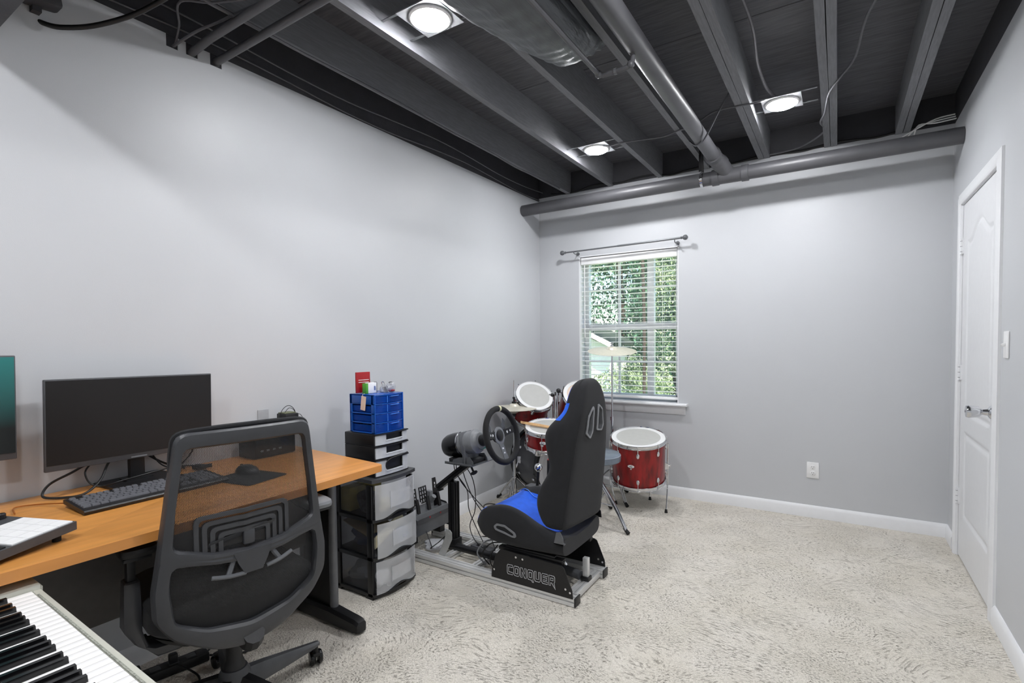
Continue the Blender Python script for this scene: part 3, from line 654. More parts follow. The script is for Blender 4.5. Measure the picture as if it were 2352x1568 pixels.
b = B(); slab(b, 0, .34, 0, .32, ZC, ZC - .022); mk('case', b, darkgr, ctl)
for i in range(4):
    for j in range(4):
        b = B(); slab(b, .006 + i * .0425, .006 + i * .0425 + .0412, .006 + j * .036, .006 + j * .036 + .0348, ZC + .003, ZC - .001); mk('pad', b, whitepl, ctl)
for j in range(3):
    for i in range(5):
        b = B(); slab(b, .008 + i * .036, .008 + i * .036 + .031, .160 + j * .036, .160 + j * .036 + .028, ZC + .003, ZC - .001); mk('button', b, rubber, ctl)
mk('knob', B().lathe([(.011, 0), (.011, .012), (.009, .014)], C3(.235, .02, ZC), (0, 0, 1), 18), blackpl, ctl)
mk('knob', B().lathe([(.011, 0), (.011, .012), (.009, .014)], C3(.29, .05, ZC - .004), (0, 0, 1), 18), blackpl, ctl)
for a_, c_, h_ in ((.03, .03, .783), (.31, .03, .783), (.03, .29, .766), (.31, .29, .766)):
    f0, f1 = C3(a_, c_, 0), C3(a_, c_, 0); f0.z = DZT; f1.z = h_; mk('foot', B().cyl(f0, f1, .01), rubber, ctl)

# things on the floor under the desk
t = thing('power_strip', 'black power strip with plugs on the carpet under the desk', 'power strip', (.16, -3.32, 0), R(-12))
mk('body', B().box((0, 0, .02), (.06, .34, .036), None, .006), blackpl, t, False)
for k in range(5): mk('socket', B().box((0, -.13 + k * .06, .0385), (.034, .034, .002), None, .002), darkgr, t, False)
for k in (0, 1, 3): mk('plug', B().box((0, -.13 + k * .06, .056), (.03, .03, .034), None, .006), blackpl, t, False)
cab([(.17, -3.2, .03), (.24, -3.12, .01), (.30, -3.05, .008), (.27, -2.96, .01), (.18, -2.98, .01), (.14, -3.06, .02), (.2, -3.16, .03)], .004, 'black cable looped on the carpet under the desk behind the chair base')
cab([(.19, -3.38, .05), (.27, -3.42, .02), (.33, -3.38, .008), (.38, -3.30, .008), (.30, -3.24, .008), (.20, -3.27, .04)], .004, 'black cable curled beside the power strip under the desk')
cab([(.2, -3.45, .05), (.3, -3.50, .02), (.42, -3.50, .012), (.44, -3.42, .01)], .0022, 'thin pale grey wire on the carpet by the piano edge under the desk', midgr)

# ================================================================ DIGITAL PIANO
pz = .70
pn = thing('digital_piano', 'digital piano with white and black keys in a pale grey body, bottom left corner', 'piano', (.66, -3.797, 0), R(-1.4))
# local: x along the keys, -y towards the camera
OCT = .1645; WK = OCT / 7; KX = .088; NW = 52
mk('body', B().b2((0, -.34, pz - .095), (KX + NW * WK + .088, -.002, pz - .022), .006).b2((KX - .005, -.34, pz - .03), (KX + NW * WK + .005, -.158, pz + .012), .004), pianow, pn, False)
mk('end_block', B().b2((0, -.34, pz - .03), (KX - .004, .0, pz + .010), .005), pianow, pn, False)
mk('end_block', B().b2((KX + NW * WK + .004, -.34, pz - .03), (KX + NW * WK + .088, .0, pz + .010), .005), pianow, pn, False)
mk('key_slip', B().b2((KX - .006, -.017, pz - .09), (KX + NW * WK + .006, .0, pz - .002), .004), pianow, pn, False)
mk('felt_strip', B().b2((KX + .03, -.0162, pz - .002), (KX + NW * WK, -.0120, pz - .0008)), M('slip_felt', '#8a8c82', .8, var=.4, vs=160), pn, False)
mk('front_rail', B().b2((.0, -.001, pz - .03), (KX - .01, .004, pz + .002), .002), pianow, pn, False)
wk0 = bk0 = None
LETTER = ['A', 'B', 'C', 'D', 'E', 'F', 'G']
for i in range(NW):
    if wk0 is None: wk0 = mk('white_key', B().b2((.0005, -.155, -.018), (WK - .0007, -.019, 0), .0012), ivory, pn, False); o = wk0
    else: o = wk0.copy(); COL.objects.link(o); o.parent = pn
    o.location = (KX + i * WK, 0, pz)
    L_ = LETTER[i % 7]
    if L_ in 'ACDFG' and i < NW - 1:
        if bk0 is None:
            bk0 = mk('black_key', B().loft([[(-.0055, y0_, 0), (.0055, y0_, 0), (.0045, y1_, .0115), (-.0045, y1_, .0115)] if True else 0 for y0_, y1_ in ((-.155, -.155), (-.072, -.078), (-.067, -.0675))]), blackgl, pn, False); o = bk0
        else: o = bk0.copy(); COL.objects.link(o); o.parent = pn
        sh = {'C': -.002, 'D': .002, 'F': -.003, 'G': 0, 'A': .003}[L_]
        o.location = (KX + (i + 1) * WK + sh, 0, pz)
for x in (.12, KX + NW * WK - .05):
    mk('stand_leg', B().b2((x, -.31, .0), (x + .05, -.03, .03), .004).b2((x, -.20, .03), (x + .05, -.14, pz - .095), .004), blacksteel, pn, False)

# ================================================================ OFFICE CHAIR
ch = thing('office_chair', 'black office chair with mesh back facing the desk', 'chair', (.61, -3.27, 0), R(-9.2))
K = dict(parent=ch, world=False)
Z0 = -.033   # sideways offset of the back
def cvt(s_, z, t=0.):      # point on the curved back sheet
    return Vector((.268 - .45 * s_ * s_ + .04 * max(0, z - .75) ** 1.2 - .08 * max(0, .56 - z) + t, Z0 + s_, z))
def mirror(pts): return [(x, y) for x, y in pts] + [(-x, y) for x, y in reversed(pts)]
def resample(poly, n, start=None):
    P_ = [Vector(p) for p in poly] + [Vector(poly[0])]; L_ = [0]
    for a, c in zip(P_, P_[1:]): L_.append(L_[-1] + (c - a).length)
    out = []
    for i in range(n):
        d = L_[-1] * i / n; k = max(j for j in range(len(L_) - 1) if L_[j] <= d)
        f = (d - L_[k]) / max(1e-9, L_[k + 1] - L_[k]); out.append(P_[k].lerp(P_[k + 1], f))
    return out
def radial(poly, c, n):
    """outline sampled by angle about c"""
    P_ = [Vector(p) for p in poly]; c = Vector(c); out = []
    for i in range(n):
        a = 2 * PI * i / n; d = Vector((math.cos(a), math.sin(a))); best = None
        for j in range(len(P_)):
            p, q = P_[j - 1] - c, P_[j] - c; e = q - p; den = d.x * e.y - d.y * e.x
            if abs(den) < 1e-12: continue
            t = (p.x * e.y - p.y * e.x) / den; u_ = (p.x * d.y - p.y * d.x) / den
            if t > 0 and -1e-6 <= u_ <= 1 + 1e-6 and (best is None or t > best): best = t
        out.append(c + d * best)
    return out
outer = round_poly([(.0, .362), (.10, .385), (.205, .452), (.248, .52), (.250, .60), (.236, .69), (.218, .82), (.201, .95), (.190, 1.036), (-.190, 1.036), (-.201, .95), (-.218, .82), (-.236, .69), (-.250, .60), (-.248, .52), (-.205, .452), (-.10, .385)], [.2, .2, .1, .06, .1, .2, .3, .3, .035, .035, .3, .3, .2, .1, .06, .1, .2], 5)
hup = round_poly([(.0, .668), (.10, .678), (.201, .712), (.192, .82), (.178, .93), (.172, .990), (-.172, .990), (-.178, .93), (-.192, .82), (-.201, .712), (-.10, .678)], [.1, .1, .022, .2, .2, .022, .022, .2, .2, .022, .1], 5)
hlo = round_poly([(.0, .436), (.12, .456), (.200, .50), (.212, .60), (.205, .665), (.10, .644), (.0, .632), (-.10, .644), (-.205, .665), (-.212, .60), (-.200, .50), (-.12, .456)], [.1, .1, .04, .1, .022, .1, .02, .1, .022, .1, .04, .1], 5)
# frame = upper ring + lower ring sharing the crossbar
up_out = [p for p in outer if p[1] > .66]
def cut_upper(poly, z): return [p for p in poly if p[1] >= z]
mid_r, mid_l = (.241, .678), (-.241, .678)
def dense(poly):
    out = []
    for a, c in zip(poly, poly[1:] + poly[:1]):
        for q in range(4): out.append((a[0] + (c[0] - a[0]) * q / 4, a[1] + (c[1] - a[1]) * q / 4))
    return out
od = dense(outer)
upper_outer = sorted([p for p in od if p[1] > .664] + [(0, .648), (.10, .656), (.2, .664), (-.10, .656), (-.2, .664)], key=lambda p: math.atan2(p[1] - .84, p[0]))
lower_outer = sorted([p for p in od if p[1] < .700] + [(.18, .690), (.11, .668), (0, .656), (-.11, .668), (-.18, .690)], key=lambda p: math.atan2(p[1] - .55, p[0]))
NF = 120
def back_ring(b, o_, i_, c, dz=0):
    O_, I_ = radial(o_, c, NF), radial(i_, c, NF)
    for k in range(1):
        rings = []
        for i in range(NF):
            a, e = O_[i], I_[i]; m_ = a.lerp(e, .5)
            rings.append([cvt(a.x, a.y, -.028), cvt(a.x, a.y, -.004), cvt(*a.lerp(e, .12), .004), cvt(m_.x, m_.y, .007), cvt(*a.lerp(e, .88), .004), cvt(e.x, e.y, -.004), cvt(e.x, e.y, -.02)])
        b.loft(rings, False, True)
b = B(); back_ring(b, upper_outer, hup, (0, .84)); back_ring(b, lower_outer, hlo, (0, .55))
# centre boss hanging from the crossbar
b.loft([[cvt(x, z, t_) for x, t_ in ((-wd, -.018), (wd, -.018), (wd, .010), (-wd, .010))] for z, wd in ((.665, .055), (.63, .042), (.607, .030), (.598, .026))])
chair_frame_m = M('chair_frame_plastic', '#3a3b3e', .36, var=.05, bump=.12, bs=900)
bf = mk('back_frame', b, chair_frame_m, **K)
for A_, B_ in (((-.113, .610), (-.022, .598)), ((.040, .600), (.120, .620))):
    mk('lumbar_lever', B().tube([cvt(*A_, .004), cvt((A_[0] + B_[0]) / 2, (A_[1] + B_[1]) / 2 - .002, .008), cvt(*B_, .004)], .0062, 8, 4).tube([cvt((A_[0] + B_[0]) / 2, (A_[1] + B_[1]) / 2, 0), cvt((A_[0] + B_[0]) / 2 + (.02 if A_[0] < 0 else -.02), .645, -.01)], .008, 8), M('lever_grey', '#5c5e61', .35), ch, False)
# mesh sheets
def sheet(poly, c, off, n=64, rings_=10, m=1.03):
    O_ = radial(poly, c, n); b = B(); c = Vector(c); prev = None
    cen = b.bm.verts.new(cvt(c.x, c.y, off))
    for k in range(1, rings_ + 1):
        cur = [b.bm.verts.new(cvt(*(c + (p - c) * m * k / rings_), off)) for p in O_]
        for i in range(n):
            if prev is None: b.bm.faces.new((cen, cur[i], cur[(i + 1) % n]))
            else: b.bm.faces.new((prev[i], cur[i], cur[(i + 1) % n], prev[(i + 1) % n]))
        prev = cur
    return b
mk('back_mesh', sheet([(x * 1.0, z) for x, z in hup], (0, .84), -.016), meshm, **K)
mk('lower_back_mesh', sheet(hlo, (0, .55), -.02), meshm, **K)
# head edge fabric band folded over the top
mk('top_binding', B().tube([cvt(-.198, .93, -.024), cvt(-.195, .99, -.024), cvt(-.18, 1.032, -.022), cvt(-.10, 1.041, -.022), cvt(0, 1.042, -.022), cvt(.10, 1.041, -.022), cvt(.18, 1.032, -.022), cvt(.195, .99, -.024), cvt(.198, .93, -.024)], .0075, 8, 5), cloth, **K)
# lumbar support: nested rounded ribs
lum = B()
def rr_(x0, x1, z0_, z1_, r_): return round_poly([(x0, z0_), (x1, z0_), (x1, z1_), (x0, z1_)], r_, 4)
for k in range(4):
    d = k * .0205
    o_ = resample(rr_(-.150 + d, .120 - d, .655, .790 - d * .95, .022 - k * .003), 96); i_ = resample(rr_(-.150 + d + .0125, .120 - d - .0125, .668, .790 - d * .95 - .0115, .014 - k * .002), 96)
    rings = []
    for a, e in zip(o_, i_):
        wv = .006 * math.exp(-((a.x + .015) / .018) ** 2)
        rings.append([cvt(a.x, a.y, -.018 + wv), cvt(a.x, a.y, -.009 + wv), cvt(e.x, e.y, -.009 + wv), cvt(e.x, e.y, -.018 + wv)])
    lum.loft(rings, False, True)
lum.loft([[cvt(-.015 + x, .70 + z, t_) for x, z, t_ in ((-.10 + q, -.008, -.016), (.09 - q, .012, -.016), (.09 - q, .034, -.004), (-.10 + q, .010, -.004))] for q in (0, .01)])
lum.box(cvt(-.005, .700, -.012), (.018, .034, .045), None, .006)
mk('lumbar_support', lum, chair_frame_m, **K)
# seat cushion, shell, mechanism
sp = round_poly([(-.26, -.20), (-.20, -.245), (.12, -.25), (.215, -.20), (.235, 0), (.215, .20), (.12, .25), (-.20, .245), (-.26, .20), (-.275, 0)], .06, 4)
def scl(p, s_): return [(x * s_, y * s_ + Z0 * .6) for x, y in p]
mk('seat_cushion', B().loft([[(x, y, z) for x, y in scl(sp, s_)] for s_, z in ((.93, .425), (1, .445), (1.0, .475), (.975, .495), (.90, .508), (.5, .512), (.05, .508))]), cloth, **K)
mk('seat_shell', B().loft([[(x, y, z) for x, y in scl(sp, s_)] for s_, z in ((.6, .385), (.85, .395), (.95, .425))]), blackpl, **K)
mk('tilt_mechanism', B().b2((-.13, -.10, .315), (.12, .08, .388), .015).tube([(.08, -.01, .34), (.20, -.02, .345), (.265, Z0, .40)], .03, 10, 4).cyl((-.04, -.1, .35), (-.04, -.24, .36), .006).box((-.04, -.25, .36), (.05, .03, .012), None, .004), blackpl, **K)
mk('gas_column', B().lathe([(.036, .10), (.036, .17), (.030, .19), (.026, .20), (.026, .26), (.018, .262), (.018, .33)], (0, 0, 0), (0, 0, 1), 22), blackpl, **K)
hub = mk('base_hub', B().lathe([(.03, .075), (.052, .085), (.056, .12), (.048, .155), (.040, .17), (.032, .172)], (0, 0, 0), (0, 0, 1), 26), darkgr, **K)
for k, a in enumerate((96.6, 168.6, 240.6, 312.6, 24.6)):
    ca, sa = math.cos(R(a)), math.sin(R(a))
    def LP(d, s_, z): return (ca * d - sa * s_, sa * d + ca * s_, z)
    rings = []
    for d, hw, zb, zt in ((.03, .032, .085, .150), (.10, .027, .082, .140), (.20, .021, .082, .122), (.30, .015, .084, .104), (.325, .010, .086, .100)):
        rings.append([LP(d, -hw, zb), LP(d, hw, zb), LP(d, hw, zb + (zt - zb) * .6), LP(d, hw * .45, zt), LP(d, -hw * .45, zt), LP(d, -hw, zb + (zt - zb) * .6)])
    mk('base_leg', B().loft(rings), darkgr if k in (0,) else blackpl, **K)
    cx_, cy_ = ca * .318, sa * .318; wa = R(a + (70, 20, 110, 200, 60)[k]); wx, wy = math.cos(wa), math.sin(wa); fx, fy = -wy, wx
    cc = (cx_ + wx * .018, cy_ + wy * .018)
    cs = mk('caster', B().cyl((cx_, cy_, .055), (cx_, cy_, .092), .006).lathe([(.0, 0), (.02, 0), (.026, .004), (.026, .010), (.014, .010)], (cc[0] + fx * .003, cc[1] + fy * .003, .029), (fx, fy, 0), 20, False).box((cc[0], cc[1], .047), (.05, .03, .018), Euler((0, 0, wa)), .006), blackpl, **K)
    for s_ in (-1, 1):
        mk('wheel', B().lathe([(.004, 0), (.024, .001), (.0275, .005), (.0275, .012), (.024, .017), (.010, .019), (.001, .019)], (cc[0] + fx * s_ * .006, cc[1] + fy * s_ * .006, .0278), (fx * s_, fy * s_, 0), 24), blackgl, cs, False)
# arms: bracket curving out from under the seat, sleeve, post, pad
for s_ in (-1, 1):
    yy = s_ * .285 - .008
    arm = mk('arm_bracket', B().loft([[Vector((c[0] + wx_ * .5 * dx, c[1] + tx * dy, c[2] + tz * dy)) for dx, dy in ((-1, -.55), (-.8, -1), (.8, -1), (1, -.55), (1, .55), (.8, 1), (-.8, 1), (-1, .55))] for c, wx_, tx, tz in (
        ((.02, s_ * .08, .365), .09, 0, .016), ((.02, s_ * .18, .352), .085, 0, .017), ((.025, yy - s_ * .055, .358), .08, s_ * .005, .020), ((.03, yy - s_ * .020, .385), .075, s_ * .018, .016), ((.035, yy, .44), .07, s_ * .022, .005), ((.04, yy, .52), .062, s_ * .021, 0), ((.045, yy, .588), .056, s_ * .019, 0), ((.045, yy, .592), .048, s_ * .015, 0))]), chair_frame_m, **K)
    mk('arm_post', B().box((.045, yy, .62), (.034, .022, .12), None, .005).box((.045, yy + s_ * .004, .655), (.012, .026, .02), None, .003), blackpl, **K)
    pad = [[(x, yy + q * wy_ - s_ * 0, z) for x, q in round_poly([(-.095, -1), (.125, -1), (.125, 1), (-.095, 1)], .0, 1)] for wy_, z in ((1, 1),)]
    pp = round_poly([(-.085, -.043), (.115, -.048), (.118, .048), (-.085, .043)], [.03, .035, .035, .03], 5)
    mk('arm_pad', B().loft([[(x * q + .02, y_ * q + yy - s_ * .01, z) for x, y_ in pp] for q, z in ((.72, .674), (.97, .682), (1, .694), (.97, .703), (.86, .708), (.3, .709))]), midgr if s_ > 0 else blackpl, **K)
    mk('arm_plate', B().box((.045, yy - s_ * .006, .673), (.15, .07, .012), None, .005), blackpl, **K)

# ================================================================ PLASTIC DRAWER TOWERS
# tall cart: front faces +X
cart = thing('drawer_cart', 'tall black framed cart of three frosted plastic drawers on the carpet', 'drawer cart', (.30, -2.33, 0))
XB, XF, Y0, Y1, HT = .145, .430, -2.475, -2.178, .592
def bow(y, d=.028):      # front bulge
    return d * (1 - ((y - (Y0 + Y1) / 2) / ((Y1 - Y0) / 2)) ** 2)
def shelf_outline(grow=0., n=12):
    pts = [(XB - grow, Y0 - grow), ]
    pts = [(XB - grow, Y1 + grow), (XB - grow, Y0 - grow), (XF - .02, Y0 - grow)]
    for i in range(n + 1):
        y = Y0 - grow + (Y1 - Y0 + 2 * grow) * i / n
        pts.append((XF + grow + .028 * (1 - (2 * i / n - 1) ** 2), y))
    pts.append((XF - .02, Y1 + grow)); return pts
b = B()
lev = [.012, .196, .388]
for z in lev:
    b.prism(shelf_outline(), (0, 0, 0), (1, 0, 0), (0, 1, 0), z + .016, z)
for x in (XB + .012, XF - .030):
    for y in (Y0 + .008, Y1 - .008): b.b2((x - .016, y - .008, .012), (x + .022, y + .008, HT - .02), .003)
b.b2((XB, Y0, .0), (XB + .04, Y0 + .04, .014)).b2((XB, Y1 - .04, 0), (XB + .04, Y1, .014)).b2((XF - .06, Y0, 0), (XF - .01, Y0 + .04, .014)).b2((XF - .06, Y1 - .04, 0), (XF - .01, Y1, .014))
mk('frame', b, blackpl, cart)
mk('cart_top', B().prism(shelf_outline(.004), (0, 0, 0), (1, 0, 0), (0, 1, 0), HT + .012, HT - .005), darkgr if False else M('cart_top_plastic', '#3a3b3d', .4), cart)
for k, (za, zb, out) in enumerate(((.030, .190, .0), (.214, .382, .012), (.406, .575, .0))):
    n = 14; b = B()
    def fx(y, o=0.): return XF + .004 + bow(y, .030) + out + o
    ys = [Y0 + .012 + (Y1 - Y0 - .024) * i / n for i in range(n + 1)]
    # bowed front with a scooped lower edge, a recessed pull panel and a thickness
    def lower(y):
        u_ = (y - (Y0 + Y1) / 2) / .105
        return za - .004 + (.026 * (math.cos(PI * u_) * .5 + .5) if abs(u_) < 1 else 0)
    rings = [[(fx(y), y, lower(y)), (fx(y), y, zb), (fx(y) - .003, y, zb), (fx(y) - .003, y, lower(y))] for y in ys]
    b.loft(rings); b.mat(1)
    b.b2((XB + .012, Y0 + .016, za), (XF, Y0 + .0175, zb)).b2((XB + .012, Y1 - .0175, za), (XF, Y1 - .016, zb)).b2((XB + .012, Y0 + .016, za), (XF, Y1 - .016, za + .002)).b2((XB + .012, Y0 + .016, za), (XB + .014, Y1 - .016, zb))
    d = mk('drawer', b, [frost, greycl], cart)
    m0, m1 = (Y0 + Y1) / 2 - .055, (Y0 + Y1) / 2 + .085
    mk('pull_recess', B().loft([[(fx(y, .0015), y, za + .045), (fx(y, .0015), y, zb - .05), (fx(y, .0035), y, zb - .045), (fx(y, .0035), y, za + .045)] for y in [m0 + (m1 - m0) * i / 6 for i in range(7)]]).b2((fx(m0), m0 - .002, za + .04), (fx(m0, .005), m0 + .002, zb - .04)), whitepl if False else frost, d)
    mk('handle_lip', B().loft([[(fx(y, -.004), y, lower(y) - .001), (fx(y, .010) , y, lower(y) - .001), (fx(y, .010), y, lower(y) - .004), (fx(y, -.004), y, lower(y) - .004)] for y in ys[3:12]]), blackpl, d)
# contents seen through the sides and fronts: each its own loose thing
random.seed(11)
def crumple(b, c, s_, seed, n=14, m=9):
    rnd = random.Random(seed); ph = [rnd.uniform(0, 6.28) for _ in range(6)]
    rings = []
    for i in range(1, m):
        t = PI * i / m; ring = []
        for j in range(n):
            a = 2 * PI * j / n
            w_ = 1 + .16 * math.sin(3 * a + ph[0] + 2 * t) + .12 * math.sin(5 * a + ph[1] - 3 * t) + rnd.uniform(-.08, .08)
            sx_ = abs(math.sin(t)) ** .6
            ring.append((c[0] + s_[0] * sx_ * w_ * math.cos(a), c[1] + s_[1] * sx_ * w_ * math.sin(a), c[2] + s_[2] * math.cos(t)))
        rings.append(ring)
    return b.loft(rings)
ym = (Y0 + Y1) / 2
stuffm = {'yellow': M('kraft_yellow', '#c9b96c', .6), 'dark': M('dark_parts', '#4a4a50', .5, var=.7, vs=60), 'navy': M('navy_fabric', '#46557a', .8), 'tan': M('tan_paper', '#b8a583', .7), 'red': redpl, 'cream': M('cream_folder', '#d8cfae', .6), 'skyb': M('pale_blue_bag', '#6f96c4', .5), 'brown': M('copper_parts', '#8f6a55', .5, var=.5, vs=80)}
def content(name, b, m, lab, loc): single(name, b, m, lab, 'drawer contents', loc, 'things kept in the drawer cart')
content('paper_box', B().b2((.165, -2.45, .4085), (.235, -2.23, .53), .004), stuffm['yellow'], 'kraft yellow box at the back of the top cart drawer', (.2, -2.3, .41))
content('cable_bundle', crumple(B(), (.32, -2.40, .466), (.065, .045, .057), 1), stuffm['dark'], 'dark tangle of small parts in the top cart drawer', (.32, -2.4, .41))
content('red_part', B().box((.335, -2.31, .4245), (.09, .05, .03), Euler((0, 0, .3)), .008), stuffm['red'], 'small red part low in the top cart drawer', (.335, -2.31, .41))
content('grey_pouch', crumple(B(), (.40, -2.27, .450), (.03, .055, .040), 6), stuffm['navy'], 'dark blue pouch behind the top cart drawer front', (.4, -2.27, .41))
content('folder', B().box((.395, -2.34, .310), (.008, .24, .05), Euler((R(22), R(-8), 0)), .002), stuffm['cream'], 'cream coloured folder slanting in the middle cart drawer', (.395, -2.34, .3))
content('blue_bag', crumple(B(), (.39, -2.25, .258), (.03, .05, .038), 3), stuffm['skyb'], 'pale blue bag in the middle cart drawer', (.39, -2.25, .22))
content('dark_cloth', crumple(B(), (.26, -2.34, .265), (.09, .09, .045), 4), stuffm['navy'], 'folded navy cloth in the middle cart drawer', (.26, -2.34, .22))
content('tan_envelope', B().box((.27, -2.36, .334), (.19, .18, .006), Euler((R(3), R(16), 0)), .002), stuffm['tan'], 'tan envelope lying tilted over the navy cloth in the cart', (.27, -2.36, .33))
content('plastic_bag', crumple(B(), (.25, -2.35, .082), (.08, .09, .046), 5), bagpl, 'crumpled clear plastic bag in the bottom cart drawer', (.25, -2.35, .04))
content('copper_bundle', crumple(B(), (.395, -2.26, .085), (.03, .055, .045), 8), stuffm['brown'], 'copper coloured bundle behind the bottom cart drawer front', (.395, -2.26, .04))
content('paper_wad', crumple(B(), (.405, -2.375, .455), (.020, .035, .036), 51), stuffm['cream'], 'pale crumpled paper behind the top cart drawer front', (.405, -2.375, .41))
content('white_bag', crumple(B(), (.40, -2.39, .085), (.024, .045, .042), 52), whitepl, 'white bag at the left behind the bottom cart drawer front', (.40, -2.39, .04))

# black organiser on the cart: three stacked shells with clear drawers
org_ = thing('desk_organizer', 'black three drawer organizer with clear fronts standing on the cart', 'drawer organizer', (.31, -2.32, HT + .012))
x0, x1, y0, y1 = .190, .420, -2.437, -2.205
zb = HT + .013
for k, h in enumerate((.088, .068, .062)):
    mk('shell', B().b2((x0, y0, zb + .002), (x1 - .012, y1, zb + h - .001), .004).b2((x0, y0, zb), (x1 - .004, y1, zb + .004), .001), blackpl, org_)
    mk('shelf_lip', B().loft([[(x1 - .016, y, zb + h - .006), (x1 + .010 * (1 - ((y - (y0 + y1) / 2) / .116) ** 2), y, zb + h - .006), (x1 + .010 * (1 - ((y - (y0 + y1) / 2) / .116) ** 2), y, zb + h + .0), (x1 - .016, y, zb + h + .0)] for y in [y0 + (y1 - y0) * i / 10 for i in range(11)]]), blackpl, org_)
    b = B()
    def fo(y, o=0): return x1 - .006 + .010 * (1 - ((y - (y0 + y1) / 2) / .116) ** 2) + o
    ya, yb = y0 + .006, y1 - .006; h0, h1 = zb + .005, zb + h - .008
    ha, hb_ = y0 + .07, y1 - .045
    for s0, s1, t0, t1 in ((ya, ha, h0, h1), (hb_, yb, h0, h1), (ha, hb_, h0, h0 + .022)):
        b.loft([[(fo(y), y, t0), (fo(y), y, t1), (fo(y, -.006), y, t1), (fo(y, -.006), y, t0)] for y in [s0 + (s1 - s0) * i / 5 for i in range(6)]])
    b.b2((fo(ha, -.012), ha - .002, h0 + .016), (fo(ha, .003), hb_, h0 + .020), .001)
    mk('drawer_front', b, M('pale_clear_plastic', '#c3c6cb', .2, coat=.4), org_)
    zb += h
ORG_T = zb
pipething('earbud_cord', [(.425, -2.22, ORG_T - .124), (.432, -2.28, ORG_T - .128), (.434, -2.34, ORG_T - .132), (.436, -2.375, ORG_T - .142), (.434, -2.382, ORG_T - .162), (.434, -2.378, ORG_T - .18)], .003, cable_m, 'short black cord hanging out of the lowest drawer of the black organizer', 'cord', 5)

# blue translucent organiser
bo = thing('blue_organizer', 'blue translucent plastic organizer with small drawers, topmost of the drawer stack', 'drawer organizer', (.31, -2.33, ORG_T))
x0, x1, y0, y1, zb, zt = .225, .410, -2.428, -2.228, ORG_T + .001, ORG_T + .197
b = B().b2((x0, y0, zb), (x0 + .018, y0 + .006, zt), .001).b2((x1 - .026, y0, zb), (x1, y0 + .006, zt), .001).b2((x0, y1 - .006, zb), (x0 + .018, y1, zt), .001).b2((x1 - .026, y1 - .006, zb), (x1, y1, zt), .001)
b.b2((x0, y0, zb), (x0 + .004, y1, zt))
zl = [zb, zb + .050, zb + .098, zb + .146]
for z in zl: b.b2((x0, y0, z), (x1 - .004, y1, z + .006), .001)
b.b2((x0, y0, zt - .048), (x1 - .01, y0 + .006, zt), .001).b2((x0, y1 - .006, zt - .048), (x1 - .01, y1, zt), .001)
def fb(y, o=0): return x1 - .004 + .016 * (1 - ((y - (y0 + y1) / 2) / .1) ** 2) + o
yy_ = [y0 + (y1 - y0) * i / 10 for i in range(11)]
for z in zl: b.loft([[(x1 - .02, y, z), (fb(y), y, z), (fb(y), y, z + .005), (x1 - .02, y, z + .005)] for y in yy_])
b.loft([[(x1 - .02, y, zt - .006), (fb(y), y, zt - .006), (fb(y), y, zt), (x1 - .02, y, zt)] for y in yy_])
b.b2((x0, y0, zt - .006), (x1 - .018, y1, zt), .001)
mk('frame', b, bluepl, bo)
for k, z in enumerate(zl):
    b = B(); h0, h1 = z + .008, (zl[k + 1] - .002 if k < 3 else zt - .008)
    b.loft([[(fb(y, -.001), y, h0), (fb(y, -.001), y, h1), (fb(y, -.003), y, h1), (fb(y, -.003), y, h0)] for y in yy_[0:]])
    if k < 3: b.b2((x0 + .006, y0 + .008, h0), (x1 - .01, y0 + .0095, h1 - .006)).b2((x0 + .006, y1 - .0095, h0), (x1 - .01, y1 - .008, h1 - .006)).b2((x0 + .006, y0 + .008, h0), (x1 - .01, y1 - .008, h0 + .002))
    d = mk('drawer', b, bluedr, bo)
    mk('pull_tab', B().loft([[(fb(y, 0), y, h1 - .004), (fb(y, .009), y, h1 - .001), (fb(y, .009), y, h1 - .005), (fb(y, 0), y, h1 - .007)] for y in (ym - .01, ym, ym + .02, ym + .04, ym + .05)]).b2((fb(ym, -.001), ym - .028, h0), (fb(ym, .001), ym - .025, h1)), M('light_blue_plastic', '#4e86dd', .2), d)
content2 = lambda n, b, m, l, loc: single(n, b, m, l, 'drawer contents', loc, 'things kept in the blue organizer')
content2('dark_parts', crumple(B(), (.30, -2.34, ORG_T + .03), (.06, .06, .018), 21), stuffm['dark'], 'dark parts in the lowest drawer of the blue organizer', (.3, -2.34, ORG_T + .01))
content2('dark_parts', crumple(B(), (.33, -2.36, ORG_T + .125), (.05, .05, .016), 22), stuffm['dark'], 'dark parts in the third drawer up of the blue organizer', (.33, -2.36, ORG_T + .1))
TZ = ORG_T + .1985
g = thing('red_case', 'red flat case with white lettering standing upright on the blue organizer', 'case', (.27, -2.40, TZ))
mk('case_body', B().box((.262, -2.371, TZ + .055), (.011, .084, .108), Euler((0, 0, R(-8))), .002), redpl, g)
for dz in (.068, .056): mk('stripe', B().box((.2685, -2.37, TZ + dz), (.0012, .062, .003), Euler((0, 0, R(-8)))), whitepl, g)
def text_mesh(s_, size, ext, bevel=0., fill='BOTH'):
    cu = bpy.data.curves.new('t', 'FONT'); cu.body = s_; cu.size = size; cu.extrude = ext; cu.align_x = 'CENTER'; cu.align_y = 'CENTER'
    if fill == 'OUTLINE': cu.fill_mode = 'NONE' if hasattr(cu, 'fill_mode') else cu.fill_mode
    cu.bevel_depth = bevel; cu.bevel_resolution = 1; cu.resolution_u = 4
    o = bpy.data.objects.new('t', cu); COL.objects.link(o); dg = bpy.context.evaluated_depsgraph_get(); dg.update()
    me = bpy.data.meshes.new_from_object(o.evaluated_get(dg)); bpy.data.objects.remove(o); bpy.data.curves.remove(cu); return me
